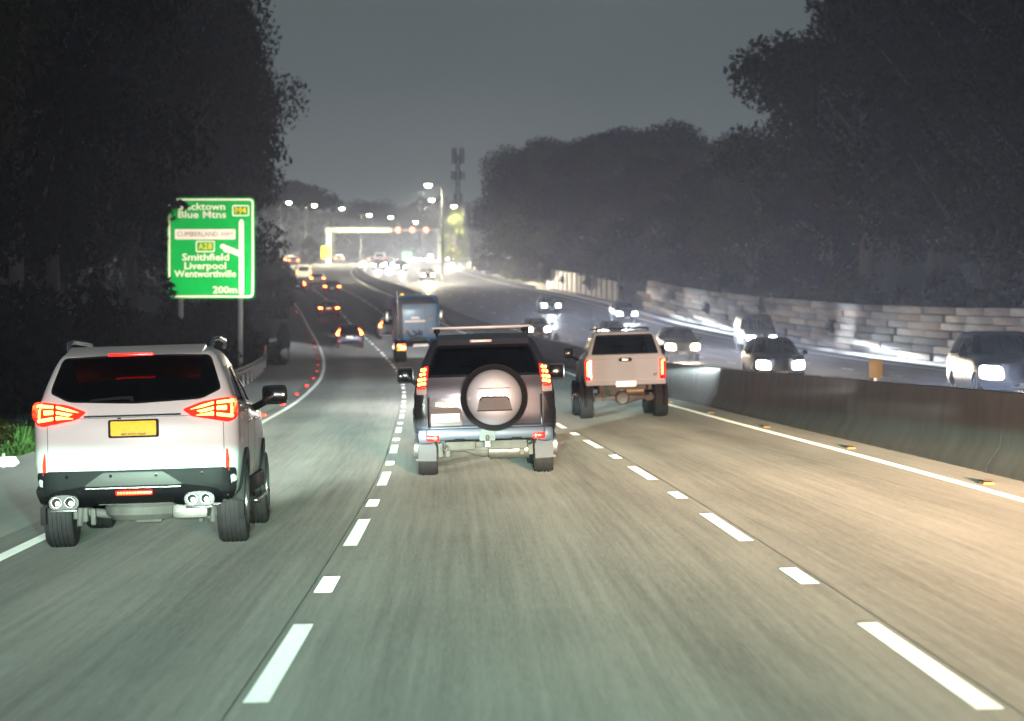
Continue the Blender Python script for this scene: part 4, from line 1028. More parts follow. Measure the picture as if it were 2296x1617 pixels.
PB = mat('beige_panel', (.48,.38,.31), .8, var=.35, scale=.8, detail=7); PW = mat('white_panel', (.78,.76,.74), .7, var=.2, scale=.8)
y = 272
while y < 332:
    m = PB if y < 304 else PW
    o = MB().box((0,0,.95), (.22,3.9,1.9 if y < 304 else 2.25), bev=.03).build('wall_panel', m, pan)
    o.location = Vector((C(y)+25, y, opp_z(25, y)+.1))-pan.location; o.rotation_euler = (math.atan2(H(y+2)-H(y-2), 4), 0, -heading(y))
    p = MB().box((0,1.98,1.0), (.32,.18,2.1), bev=.02).build('wall_post', CONCRETE, pan); p.location = o.location; p.rotation_euler = o.rotation_euler
    y += 4
wl = empty('wall_lamp', (at(1467,251), 251, opp_z(25,251)+.1)); hl_ = 1.72+(780-656)/6460*251-wl.location.z
MB().tube([(0,0,0),(0,0,hl_-.15)], [.07,.05], 8).build('post', STEEL, wl)
ln_ = MB().lathe([(-.2,.05),(-.16,.2),(0,.27),(.16,.2),(.2,.05)], 'z', (0,0,hl_), 14).build('lantern', mat('lantern_glow', (.9,.8,.6), .3, em=(1,.74,.42), ems=10), wl)
d_ = bpy.data.lights.new('lantern_light', 'POINT'); d_.energy = 3500; d_.color = (1,.75,.5); d_.shadow_soft_size = .3
l_ = bpy.data.objects.new('lantern_light', d_); link(l_, wl); l_.location = (-.4,-.5,hl_-.1)
tag(wl, 'small round warm lamp at the far end of the stone wall', 'lamp')
kerb = tag(strip('kerb', KERB, [23.7,23.71,24.0,24.01], 60, 330, lambda s, y: opp_z(s, y)+(.16 if 23.705 < s < 24.005 else 0.0)), kind='structure')

# ------------------------------------------------------------------ guard rail and small things on the left verge
gr = empty('guard_rail', rp(-8.2, 100)); tag(gr, 'galvanised guard rail along the left shoulder behind the white SUV', 'guard rail')
GALV = mat('galvanised', (.42,.42,.42), .5, metal=.6, var=.3, scale=3)
bp = [(-.02,.52),(.04,.56),(.04,.63),(-.02,.68),(.04,.73),(.04,.80),(-.02,.84),(-.035,.80),(.02,.77),(.02,.73),(-.035,.68),(.02,.63),(.02,.58),(-.035,.55)]
y = 62.0
while y < 146:
    vs_ = []; n = len(bp)
    for yy in (y, y+4.0):
        for a, b in bp: vs_.append(tuple(rp(-8.15+a, yy, b)-gr.location))
    MB().add(vs_, [[k_, (k_+1) % n, (k_+1) % n+n, k_+n] for k_ in range(n)]+[list(range(n)), list(range(2*n-1, n-1, -1))]).build('rail_beam', GALV, gr, 50)
    p = MB().box((-.10,0,.40), (.12,.10,.86), bev=.01).build('rail_post', GALV, gr); p.location = rp(-8.15, y, -.05)-gr.location
    y += 4.0
y = 149
gp = empty('guide_post', rp(-8.3, y)); MB().box((0,0,.6), (.13,.05,1.3), bev=.015).build('post', mat('post_white', (.75,.68,.66), .6, var=.2), gp); MB().box((0,-.03,1.08), (.09,.02,.16), bev=.004).build('post_reflector', RED_REFL, gp)
tag(gp, 'pale guide post at the end of the guard rail', 'post')
mk = empty('roadside_sign', rp(-7.45, 158, .05)); tag(mk, 'dark narrow roadside panel on two legs beside the shoulder', 'sign')
PD = mat('panel_back', (.045,.045,.05), .7, var=.2)
MB().prism(rounded([(-.36,.72),(.36,.72),(.40,1.55),(.18,2.1),(-.12,2.15),(-.38,1.6)], .06), 'y', -.03, .03).build('panel_board', PD, mk)
for s_ in (-1, 1): MB().box((s_*.26,.05,.42), (.07,.07,.86), bev=.01).build('panel_leg', PD, mk)
wm = empty('marker_board', rp(-8.05, 47.5)); MB().prism(rounded([(-.35,.02),(.08,.02),(.17,.09),(.10,.19),(-.35,.17)], .03), 'y', -.02, .02).build('board', PAINT, wm); MB().box((-.1,.03,.1), (.05,.04,.28)).build('stake', STEEL, wm)
tag(wm, 'small white marker board low in the grass at the left edge', 'marker')

# ------------------------------------------------------------------ the green direction sign
SG = mat('sign_green', (.002,.24,.04), .6, var=.25, scale=1.5, spec=.1, retro=(.34,.22)); SWH = mat('sign_legend_white', (.80,.76,.66), .5, var=.04, retro=(.20,.22)); SYE = mat('sign_legend_yellow', (.80,.52,.01), .5, var=.04, retro=(.20,.22)); SBK = mat('sign_legend_black', (.05,.05,.04), .6)
ys_ = 130.0; sw_, sh_ = 3.96, 4.57
sign = empty('direction_sign', (at(473.5, ys_), ys_, gz(-10.1, ys_)))
base = 1.72+(780-670)/6460*ys_ - sign.location.z             # bottom edge above the sign's foot
board = MB().prism(rounded(rect(-sw_/2, sw_/2, base, base+sh_), .28, 5), 'y', -.03, .03).build('sign_board', SG, sign)
def fr(x0, x1, z0, z1, t, r, name, m, y_=-.034, d=.006):
    o_ = rounded(rect(x0, x1, z0, z1), r, 5); i_ = inset(o_, t); n = len(o_)
    vs_ = [(a, yy, b) for yy in (y_, y_-d) for a, b in o_+i_]
    fs = [[k_, (k_+1) % n, n+(k_+1) % n, n+k_] for k_ in range(n)]+[[2*n+k_, 3*n+k_, 3*n+(k_+1) % n, 2*n+(k_+1) % n] for k_ in range(n)]
    fs += [[k_, 2*n+k_, 2*n+(k_+1) % n, (k_+1) % n] for k_ in range(n)]+[[n+k_, n+(k_+1) % n, 3*n+(k_+1) % n, 3*n+k_] for k_ in range(n)]
    return MB().add(vs_, fs).build(name, m, board, 0)
fr(-sw_/2+.06, sw_/2-.06, base+.06, base+sh_-.06, .085, .22, 'sign_border', SWH)
U = lambda cx: (cx-587.5)/231.0; V = lambda cy_: base+(1135-cy_)/231.0        # board coordinates read off the photo's sign
def word(t, x0, x1, yc, cap, m=SWH, off=.020, name='lettering', yy=-.036):
    o = text_mesh(t, 1.0, off, .003, name, m, board)
    xs = [v.co.x for v in o.data.vertices]; zs = [v.co.z for v in o.data.vertices]
    w0 = max(xs)-min(xs); hcap = .73
    kx = (U(x1)-U(x0))/w0; kz = cap/231.0/hcap
    for v in o.data.vertices: v.co.x = (v.co.x-(max(xs)+min(xs))/2)*kx; v.co.z *= kz
    o.location = ((U(x0)+U(x1))/2, yy, V(yc)); return o
word('Blacktown', 240, 735, 178, 74); word('Blue Mtns', 245, 745, 262, 74); word('Smithfield', 285, 775, 705, 74)
word('Liverpool', 310, 745, 795, 74); word('Wentworthville', 205, 848, 878, 72); word('200m', 605, 860, 1046, 74)
for x0, x1, y0_, y1_, t in ((808,985,160,275,'M4'), (428,627,532,650,'A28')):
    fr(U(x0), U(x1), V(y1_), V(y0_), .055, .09, 'route_shield', SWH); [word(ch, x0+30+(x1-x0-60)*a_, x0+30+(x1-x0-60)*b_, (y0_+y1_)/2, 66, SYE, .02) for ch, a_, b_ in ((('M',0,.56),('4',.62,1)) if t == 'M4' else (('A',0,.36),('2',.40,.66),('8',.72,1)))]
MB().prism(rounded(rect(U(210), U(842), V(518), V(410)), .05), 'y', -.037, -.032).build('road_name_plate', SWH, board, 0)
word('CUMBERLAND', 232, 660, 464, 50, SBK, .0, yy=-.040); word('HWY', 694, 822, 464, 50, SBK, .0, yy=-.040)
MB().prism([(U(878),V(1090)),(U(930),V(1090)),(U(930),V(335)),(U(917),V(312)),(U(904),V(308)),(U(890),V(314)),(U(878),V(335))], 'y', -.037, -.032).build('route_arrow', SWH, board, 0)
MB().prism([(U(880),V(697)),(U(880),V(632)),(U(712),V(563)),(U(690),V(570)),(U(678),V(590)),(U(690),V(612)),(U(712),V(622)),(U(722),V(650)),(U(775),V(655))], 'y', -.037, -.032).build('exit_arrow', SWH, board, 0)
for x in (U(270), U(890)): MB().box((x,.10,base/2+1.0), (.20,.14,base+2.0), bev=.01).build('sign_post', GALV, sign)
for z in (.8,2.3,3.8): MB().box((0,.06,base+z), (sw_-.3,.06,.10)).build('sign_rail', GALV, sign)
tag(sign, 'green exit direction sign for Smithfield, Liverpool and Wentworthville on two posts', 'road sign')

# ------------------------------------------------------------------ trees
import numpy as np
def leaves_mesh(name, seed, clumps, n, lw, ll, m):
    rg = np.random.default_rng(seed); cl = np.array(clumps)
    wts = cl[:,3]**2; idx = rg.choice(len(cl), n, p=wts/wts.sum())
    d = rg.normal(size=(n,3)); d /= np.linalg.norm(d, axis=1)[:,None]
    rad = rg.random(n)**.45
    p = cl[idx,:3] + d*rad[:,None]*cl[idx,3][:,None]*np.array([1,1,.72])
    a = rg.normal(size=(n,3)); a[:,2] -= .9; a /= np.linalg.norm(a, axis=1)[:,None]
    b = np.cross(a, rg.normal(size=(n,3))); b /= np.linalg.norm(b, axis=1)[:,None]+1e-9
    sc_ = rg.uniform(.6,1.25,n)[:,None]
    a = a*ll*sc_/2; b = b*lw*sc_/2
    v = np.empty((n,4,3)); v[:,0] = p-a; v[:,1] = p+b; v[:,2] = p+a; v[:,3] = p-b
    me = bpy.data.meshes.new(name)
    me.vertices.add(n*4); me.vertices.foreach_set('co', v.ravel())
    me.loops.add(n*4); me.loops.foreach_set('vertex_index', np.arange(n*4, dtype=np.int32))
    me.polygons.add(n); me.polygons.foreach_set('loop_start', np.arange(0, n*4, 4, dtype=np.int32)); me.polygons.foreach_set('loop_total', np.full(n, 4, dtype=np.int32))
    me.update(calc_edges=True); me.materials.append(m)
    return me
def tree_kind(seed, h, r, base, leaf, n, ll=.42, lw=.2, nc=34):
    """a tapered trunk with limbs, and a crown of leaf clumps at the limb ends"""
    rg = random.Random(seed); clumps = []; b = MB()
    lean = (rg.uniform(-.06,.06), rg.uniform(-.06,.06)); top = h*.93
    tr = lambda z: (lean[0]*z + .25*sin(z*.35+seed), lean[1]*z+.2*cos(z*.3+seed))
    zz = [0, h*.15, h*.3, h*.45, h*.6, h*.75, top]
    r0 = .0145*h
    b.tube([(*tr(z), z) for z in zz], [r0*1.25, r0, r0*.85, r0*.68, r0*.5, r0*.3, .04], 9)
    for k in range(nc):
        t = rg.random()**.8; z = h*(base+(1-base)*t)
        prof_ = sin(pi*min(1, (.18+.82*t)*.93))**.7
        a = rg.uniform(0, 2*pi); rr = r*prof_*rg.uniform(.35,1.0)
        x0, y0 = tr(z); c = (x0+rr*cos(a), y0+rr*sin(a), z+rg.uniform(-.5,.5))
        clumps.append((*c, rg.uniform(.75,1.35)*r*.34))
        if k % 2 == 0 and rr > r*.3:
            zb = max(h*.12, z-rr*rg.uniform(.7,1.3)); xb, yb = tr(zb)
            mid = ((xb+c[0])/2+rg.uniform(-.3,.3), (yb+c[1])/2+rg.uniform(-.3,.3), (zb+c[2])/2-rr*.08)
            b.tube([(xb,yb,zb), mid, c], [r0*.38, r0*.25, r0*.08], 6)
    bm = b.bm; bmesh.ops.recalc_face_normals(bm, faces=list(bm.faces)); sharp(bm, 60)
    tm = bpy.data.meshes.new('trunk'); bm.to_mesh(tm); bm.free(); tm.materials.append(BARK)
    return tm, leaves_mesh('crown', seed, clumps, n, lw, ll, leaf)
KINDS = {
 'tall_a': tree_kind(11, 24, 6.2, .22, LEAF_A, 26000, nc=44), 'tall_b': tree_kind(12, 25, 6.8, .18, LEAF_A, 28000, nc=48), 'tall_c': tree_kind(13, 22, 6.0, .25, LEAF_B, 24000, nc=42),
 'tall_d': tree_kind(14, 26, 7.4, .20, LEAF_B, 30000, nc=50), 'round_a': tree_kind(15, 16, 6.4, .16, LEAF_B, 22000, nc=40), 'round_b': tree_kind(16, 17, 6.8, .15, LEAF_A, 22000, nc=42),
 'pale': tree_kind(17, 13, 3.8, .15, LEAF_C, 12000, nc=28), 'small': tree_kind(18, 11, 4.4, .2, LEAF_A, 12000, nc=26)}
def shrub_kind(seed, leaf, n=5200):
    rg = random.Random(seed)
    cl = [(rg.uniform(-1.6,1.6), rg.uniform(-1.4,1.4), rg.uniform(.4,2.0), rg.uniform(.5,.95)) for k in range(16)]
    b = MB()
    for c in cl[:8]: b.tube([(0,0,0), (c[0]*.4,c[1]*.4,c[2]*.6), c[:3]], [.06,.045,.02], 5)
    bm = b.bm; bmesh.ops.recalc_face_normals(bm, faces=list(bm.faces))
    tm = bpy.data.meshes.new('stems'); bm.to_mesh(tm); bm.free(); tm.materials.append(BARK)
    return tm, leaves_mesh('foliage', seed, cl, n, .13, .26, leaf)
SHR = {'a': shrub_kind(31, LEAF_A), 'b': shrub_kind(32, LEAF_B), 'c': shrub_kind(33, LEAF_C)}
RT = random.Random(5)
def tree(kind, x, y, z, h=None, wide=1.0, label='', group=None, name='eucalyptus_tree'):
    tm, cm = KINDS[kind]; o = empty(name, (x, y, z-.25), RT.uniform(0, 6.28))
    zmax = max(v.co.z for v in cm.vertices) if False else {'tall_a':25,'tall_b':26,'tall_c':23,'tall_d':27,'round_a':17.3,'round_b':18.2,'pale':14,'small':12}[kind]
    f = (h/zmax) if h else RT.uniform(.92,1.08); o.scale = (f*wide, f*wide, f)
    link(bpy.data.objects.new('trunk', tm), o); link(bpy.data.objects.new('crown', cm), o)
    if callable(label): label = label(1148+6460*x/y)
    return tag(o, label, 'tree', group)
def shrub(kind, x, y, z, f, label, group):
    tm, cm = SHR[kind]; o = empty('roadside_shrub', (x, y, z-.1), RT.uniform(0, 6.28)); o.scale = (f, f, f*RT.uniform(.85,1.2))
    link(bpy.data.objects.new('stems', tm), o); link(bpy.data.objects.new('foliage', cm), o)
    if callable(label): label = label(1148+6460*x/y)
    return tag(o, label, 'shrub', group)
# left bank, from the picture's left edge inwards
LG = 'dark trees on the left bank'; LL = lambda px: ('near-black tree at the picture\'s left edge, above the white SUV' if px < 60 else 'tall dark tree left of the green sign' if px < 330 else
   'tall dark tree rising right behind the green sign' if px < 480 else 'tall dark tree between the green sign and the sky' if px < 545 else 'tall tree at the right end of the left bank, against the sky')
for i, (s_, y, k_, h) in enumerate([(-14,66,'tall_a',18),(-12.5,80,'tall_c',19),(-17,88,'tall_b',22),(-13.5,98,'tall_d',21),(-18,108,'tall_a',24),(-14.5,118,'tall_b',22),(-20,126,'tall_c',24),
        (-14.5,140,'tall_a',23),(-19,150,'tall_d',27),(-14,164,'tall_b',25),(-21,172,'tall_a',28),(-15,184,'tall_c',25),(-20,198,'tall_b',30),(-13.4,205,'tall_d',29),(-13.2,222,'tall_a',27),(-19,230,'tall_d',32),
        (-13.5,243,'tall_b',26),(-13,262,'tall_c',24),(-20,270,'tall_a',30),(-12.6,284,'tall_b',22),(-13,306,'tall_a',21),(-19,312,'tall_d',26),(-14,330,'tall_c',20)]):
    tree(k_, C(y)+s_, y, gz(s_, y), h, .86 if s_ > -15 else 1.0, LL, LG)
tree('small', at(676, 600), 600, gz(-12, 600), 18.0, 1.35, 'dark spreading tree behind the street lamps left of the white gantry', None, 'spreading_tree')
tree('small', at(692, 500), 500, gz(-9, 500), 6.0, .7, 'small dark tree beside the yellow sign', None, 'small_tree')
for i in range(26):
    y = 52+11*i; s_ = -10.6-RT.uniform(0,1.6)
    if 120 < y < 136: s_ = -13.5
    shrub('ab'[i % 2], C(y)+s_, y, gz(s_, y), RT.uniform(.85,1.35), lambda px: 'dark shrub at the left edge above the verge grass' if px < 330 else 'dark shrub at the feet of the green sign' if px < 520 else 'dark shrub behind the guard rail end and dark roadside sign', 'shrubs on the left bank')
for y, s_, f in ((248,-8.9,1.3),(262,-8.7,1.5),(276,-8.6,1.6),(290,-8.6,1.7),(304,-8.8,1.8),(318,-9.2,1.8)):
    shrub('a', C(y)+s_, y, gz(s_, y), f, 'dark shrub hugging the far bend of the left edge line', 'shrubs on the far left bend')
shrub('c', C(151)-9.3, 151, gz(-9.3,151), .55, 'low green shrub behind the end of the guard rail', None)
shrub('c', C(154)-8.6, 154, gz(-8.6,154), .7, 'pale bushy shrub beside the dark roadside panel', None)
# right side
RG = 'tall trees beyond the stone wall'; RL = lambda px: ('tall tree whose crown meets the sky, above the pale end of the stone wall' if px < 1900 else 'tall dark tree above the middle of the stone wall' if px < 2200 else 'tall dark tree at the picture\'s right edge beyond the stone wall')
for s_, y, k_, h in [(37,100,'tall_b',24),(33,110,'tall_c',21),(40,118,'tall_d',28),(33.5,126,'tall_a',24),(31.5,140,'tall_b',25),(39,146,'tall_a',29),(31,157,'tall_d',28),(31.5,172,'tall_b',28),(39,182,'tall_c',29),(29.8,186,'tall_a',28.5),(35,200,'tall_d',27)]:
    tree(k_, C(y)+s_, y, gz(s_, y), h, 1.05, RL, RG)
MG = 'rounded trees at mid distance on the right'; ML = lambda px: ('rounded tree at the left end of the mid-distance belt, beside the tower' if px < 1180 else 'rounded tree in the middle of the mid-distance belt' if px < 1400 else 'rounded tree at the right end of the mid-distance belt, behind the panel wall' if px < 1600 else 'rounded tree where the mid-distance belt meets the tall trees')
for s_, y, k_, h in [(33,214,'round_a',15),(31,232,'round_b',14.5),(40,240,'round_a',18),(32,252,'round_a',15.5),(31,272,'round_b',16),(39,285,'round_b',18),(31,292,'round_a',17),(31.5,312,'round_b',17.5),(39,325,'round_a',19),
        (31,334,'round_a',19),(31,356,'round_b',19),(38,368,'round_a',21),(30.5,378,'round_a',19.5),(29,400,'round_b',19),(35,415,'round_b',19),(30,428,'round_a',16),(36,455,'round_b',18)]:
    tree(k_, C(y)+s_, y, gz(s_, y), h*(.80 if y < 300 else .9 if y < 370 else .95), 1.12, ML, MG, 'rounded_tree')
for i in range(26):
    y = 98+12*i; s_ = 27.2+RT.uniform(0,1.5)
    shrub('ba'[i % 2], C(y)+s_, y, gz(s_, y), RT.uniform(1.1,1.7), lambda px: 'dark shrub behind the panel wall' if px < 1430 else 'dark shrub behind the far half of the stone wall' if px < 1800 else 'dark shrub behind the near half of the stone wall', 'shrubs behind the wall')
for i in range(9):
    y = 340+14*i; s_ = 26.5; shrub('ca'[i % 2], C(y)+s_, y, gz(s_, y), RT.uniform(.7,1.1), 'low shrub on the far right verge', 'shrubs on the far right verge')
for px, y, h in ((1022,505,11),(1008,560,12)):
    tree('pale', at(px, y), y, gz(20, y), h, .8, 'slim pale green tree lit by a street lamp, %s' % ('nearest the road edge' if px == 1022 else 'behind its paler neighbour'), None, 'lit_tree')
# far belt behind the gantry
for i, (px, y, h, k_) in enumerate([(735,800,18,'round_b'),(765,820,18.5,'round_a'),(800,830,20.5,'round_a'),(835,820,22,'round_b'),(868,840,22,'round_a'),(900,830,20.5,'round_b'),(935,850,19,'round_a'),(965,830,23,'round_b'),(1000,850,21,'round_a'),(1035,820,21,'round_b'),(700,830,19,'round_a'),(1065,850,22,'round_b'),(660,820,20,'round_b'),(620,840,22,'round_a')]):
    tree(k_, at(px, y), y, H(y)-.5, h, 1.15, lambda px: 'hazy far tree left of the white gantry' if px < 725 else 'hazy far tree behind the white gantry beam' if px < 890 else 'hazy far tree behind the red signals' if px < 980 else 'hazy far tree below the lattice tower', 'far trees behind the gantry', 'far_tree')
for i in range(12):
    y = 740+RT.uniform(-15,15); px = 690+32*i
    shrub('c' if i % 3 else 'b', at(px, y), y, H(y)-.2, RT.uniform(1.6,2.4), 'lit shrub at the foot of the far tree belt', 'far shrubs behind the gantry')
# leafy branch in front of the sign's top left corner
cl = [(-1.75,0,4.35,.30),(-1.5,0,4.2,.26),(-1.25,0,4.25,.22),(-1.05,0,4.12,.20),(-1.95,0,3.9,.28),(-2.0,0,3.3,.22),(-2.05,0,2.2,.22),(-1.8,0,.55,.30),(-1.95,0,.9,.22),(-1.75,0,.2,.30),(-2.1,0,4.6,.4),(-1.6,0,4.6,.3),(-2.0,0,2.7,.2)]
br = empty('overhanging_branch', (sign.location.x, ys_-.9, sign.location.z+base))
link(bpy.data.objects.new('leaves', leaves_mesh('leaves', 77, cl, 620, .11, .24, LEAF_A)), br)
MB().tube([(-4.5,.6,5.6),(-3.0,.2,5.1),(-2.0,0,4.7),(-1.2,0,4.2)], [.05,.035,.02,.01], 6).tube([(-4.5,.6,2.5),(-3,.2,2.2),(-2.05,0,2.2)], [.04,.03,.01], 6).tube([(-4.5,.6,5.6),(-4.5,.6,2.5),(-4.2,.6,.2)], [.05,.04,.04], 6).tube([(-4.2,.6,.2),(-2.6,.1,.5),(-1.8,0,.4)], [.04,.03,.01], 6).tube([(-3.0,.2,2.2),(-2.0,0,3.3),(-1.95,0,3.9)], [.02,.015,.008], 5).build('twigs', BARK, br)
tag(br, 'dark leafy branch hanging over the left edge of the green sign', 'branch')
# grass
def grass(name, n, fn, hgt, m):
    rg = random.Random(9); vs_ = []; fs = []
    for k_ in range(n):
        s_, y = fn(rg); p = Vector((C(y)+s_, y, gz(s_, y))); h = hgt*rg.uniform(.5,1.3); a = rg.uniform(0, 6.28); w = .025+.02*rg.random()
        d = Vector((cos(a), sin(a), 0)); l = Vector((rg.uniform(-.5,.5)*h, rg.uniform(-.5,.5)*h, h)); i = len(vs_)
        vs_ += [tuple(p-d*w), tuple(p+d*w), tuple(p+l)]; fs.append((i, i+1, i+2))
    me = bpy.data.meshes.new(name); me.from_pydata(vs_, [], fs); me.materials.append(m)
    return tag(link(bpy.data.objects.new(name, me)), kind='stuff')
grass('verge_grass', 26000, lambda g: (-8.75-3.5*g.random()**1.4, 38+115*g.random()**1.3), .17, BLADES)
grass('far_verge_grass', 9000, lambda g: (25.6+3*g.random(), 90+300*g.random()), .35, BLADES)
# ------------------------------------------------------------------ street lamps, gantry, far signs
POLE = mat('lamp_pole', (.10,.10,.095), .5, metal=.4, var=.15); LAMP = mat('lamp_glow', (.9,.95,.9), .3, em=(1,1,.66), ems=420)
def street_lamp(px, py, y, arm=-1.6, label=None, glow=True, power=120000):
    head_z = 1.72+(780-py)/6460*y; x = at(px, y)
    s_ = x-arm-C(y); z0 = (H(y)+.2 if s_ > 6.5 else gz(s_, y)) if abs(s_) < 60 else H(y)
    o = empty('street_lamp', (x-arm, y, z0)); hz = head_z-z0
    MB().tube([(0,0,-.3),(0,0,hz*.5),(0,0,hz-.6),(arm*.25,0,hz+.02),(arm*.75,0,hz+.15)], [.13,.10,.075,.06,.05], 8).build('pole', POLE, o)
    hd = MB().box((arm,0,hz+.14), (.9,.36,.16), bev=.05).build('lamp_head', POLE, o)
    MB().lathe([(-.30,.02),(-.25,.28),(-.12,.42),(.07,.45)], 'z', (arm,-.02,hz+.03), 14).build('lamp_lens', LAMP, hd)
    if glow:
        d = bpy.data.lights.new('street_light', 'SPOT'); d.energy = power; d.color = (1,.93,.60); d.spot_size = radians(176); d.spot_blend = .5; d.shadow_soft_size = .3
        l = bpy.data.objects.new('street_light', d); link(l, o); l.location = (arm, -.05, hz-.25)
    return tag(o, label, 'street lamp', 'street lamps along the far motorway')
for px, py, y, arm, lb in [(648,455,520,1.6,'leftmost street lamp, glowing in front of the dark trees'),(705,461,520,1.6,'street lamp second from the left, glowing before a spreading tree'),
    (767,468,546,1.6,'street lamp above the left corner of the white gantry'),(828,483,548,1.6,'street lamp above the middle of the white gantry beam'),(876,488,610,-1.6,'street lamp just above the left red signal'),
    (932,499,660,-1.6,'street lamp between two red signals of the gantry'),(993,505,690,-1.6,'street lamp right of the red signals, lowest of the right group'),(960,416,370,-1.8,'highest and nearest street lamp, above the road centre'),
    (968,449,470,-1.8,'street lamp just below the highest one'),(1018,463,500,-1.6,'rightmost street lamp, beside the lit green tree')]:
    street_lamp(px, py, y, arm, lb)
# unlit tall pole at the foot of the mid-distance trees
y = 430; p = empty('unlit_pole', (at(1058, y), y, gz(26, y))); MB().tube([(0,0,0),(0,0,5),(0,0,10.5)], [.17,.14,.10], 8).build('pole', mat('pale_pole', (.48,.46,.42), .6, var=.2), p); MB().box((.3,0,10.5), (.8,.3,.14), bev=.04).build('lamp_head', POLE, p)
tag(p, 'pale unlit pole standing against the mid-distance trees', 'pole')
# gantry
y = 560; GW = mat('gantry_white', (.42,.44,.38), .5, var=.06)
g = empty('gantry', (at(737, y), y, H(y)-.1)); top = 1.72+(780-516)/6460*y-g.location.z; wid = at(985, y)-at(737, y)
MB().box((0,0,top/2), (1.0,.8,top), bev=.08).build('gantry_post', GW, g); MB().box((wid,0,top/2), (.7,.7,top), bev=.08).build('gantry_post', mat('gantry_grey', (.30,.31,.30), .6), g)
MB().box((wid*.27,0,top), (wid*.60,1.0,1.0), bev=.1).build('gantry_beam', GW, g); MB().box((wid*.79,0,top), (wid*.45,.5,.45), bev=.06).build('gantry_arm', MATS['gantry_grey'], g)
for i in range(12): MB().box((wid*(-.02+.05*i),-.52,top), (.06,.06,.9)).build('beam_rib', GW, g)
tag(g, 'white gantry spanning the far motorway', 'gantry')
SIGR = mat('signal_red', (.8,.1,.08), .3, em=(1,.13,.07), ems=12)
for px, lb in ((893,'left'),(925,'middle'),(956,'right')):
    s_ = empty('lane_signal', (at(px, y), y-.75, g.location.z+top))
    MB().box((0,.12,0), (1.35,.25,1.35), bev=.08).build('signal_housing', K_PLAST, s_); MB().lathe([(-.12,.05),(-.11,.45),(-.02,.52),(.0,.52)], 'y', (0,0,0), 18).build('signal_lens', SIGR, s_)
    MB().box((0,.3,.5), (.2,.5,.2)).build('bracket', STEEL, s_)
    tag(s_, '%s one of three glowing red signals on the white gantry' % lb, 'traffic signal', 'red signals on the gantry')
# signs by the far road
def far_sign(px, py, w, h, y, m, name, label, legend=None):
    x = at(px, y); z = H(y); o = empty(name, (x, y, z)); zc = 1.72+(780-py)/6460*y-z
    bd = MB().prism(rounded(rect(-w/2, w/2, zc-h/2, zc+h/2), .18, 4), 'y', -.05, .05).build('sign_board', m, o)
    for s_ in (-.3, .3): MB().box((s_*w,.12,(zc-h/2)/2+.1), (.1,.1,max(.4, zc-h/2+.6)), bev=.01).build('sign_post', POLE, o)
    if legend: MB().prism(rounded(rect(-w*.42, w*.42, zc-h*.44, zc+h*.44), .12, 3), 'y', -.056, -.051).build('legend_panel', legend, bd)
    return tag(o, label, 'road sign')
far_sign(731, 566, 1.75, 2.25, 530, mat('far_sign_yellow', (.82,.56,.02), .4, var=.05), 'yellow_sign', 'bright yellow sign beside the gantry post')
far_sign(913, 576, 1.9, 1.9, 560, mat('far_sign_green', (.06,.34,.14), .5), 'green_sign', 'small pale green sign above the far headlights')
far_sign(965, 579, 1.2, 1.6, 560, mat('far_sign_white', (.82,.82,.80), .4), 'white_sign', 'small white sign right of the pale green sign')
# lattice communications tower
y = 820; t = empty('communications_tower', (at(1027, y), y, H(y))); ht = 1.72+(780-338)/6460*y-H(y); TM = mat('tower_steel', (.10,.10,.11), .7)
b = MB(); w0 = 1.1
for sx in (-1, 1):
    for sy in (-1, 1): b.tube([(sx*w0,sy*w0,0),(sx*.45,sy*.45,ht*.75),(sx*.35,sy*.35,ht*.97)], .16, 5)
b.build('mast_legs', TM, t)
for kk in range(14):
    z = ht*(kk+.5)/15; ww = lerp(w0, .42, z/(ht*.75)); br_ = MB()
    for a_, c_ in (((-ww,-ww,z),(ww,-ww,z+ht/16)), ((ww,-ww,z),(-ww,-ww,z+ht/16)), ((-ww,ww,z),(ww,ww,z+ht/16)), ((-ww,-ww,z),(-ww,ww,z+ht/16)), ((ww,-ww,z),(ww,ww,z+ht/16))): br_.tube([a_, c_], .08, 4)
    br_.build('lattice_brace', TM, t)
for zf, rr_ in ((.985,1.5),(.93,1.5),(.80,1.7),(.62,1.0)):
    for kk in range(6): MB().box((rr_*cos(kk*pi/3), rr_*sin(kk*pi/3), ht*zf), (.5,.5,2.4), bev=.05).build('antenna_panel', TM, t)
tag(t, 'hazy lattice communications tower rising behind the mid-distance trees', 'tower')

# ------------------------------------------------------------------ the three near vehicles
put(white_suv(), y=26.0, s=-3.66); put(grey_4wd(), y=39.0, s=-.34); put(white_ute(), y=66.0, s=3.47)
put(blue_truck(), px=940, y=152.0)
# traffic ahead
P_ = lambda n, c, **k: mat(n, c, k.pop('r', .3), metal=k.pop('metal', .2), var=.05, coat=.5)
def car(name, kind, paint, px, y, label, **k):
    o = far_car(name, kind, paint, **k); put(o, px=px, y=y); return tag(o, label, 'car')
car('dark_hatchback', 'hatch', P_('dark_blue_paint', (.03,.035,.06)), 785, 182, 'dark hatchback with tall curved tail lamps in the left lane', plate_m=mat('plate_cream_glow', (.8,.76,.5), .5, em=(1,.9,.5), ems=.6))  # plate glows by itself, lamplight on it put into the material
car('red_sedan', 'sedan', P_('red_paint', (.30,.03,.035)), 738, 245, 'red sedan with a lit number plate beyond the dark hatchback', plate_m=mat('plate_orange_glow', (.8,.6,.4), .5, em=(1,.6,.3), ems=1.2))  # orange lamplight on the plate put into the material as a glow
car('white_hatchback', 'hatch', W_PAINT, 878, 198, 'white hatchback half hidden behind the blue prime mover')
car('dark_suv', 'suv', P_('charcoal_paint', (.05,.045,.05)), 745, 300, 'dark SUV with bright brake lamps beyond the red sedan')
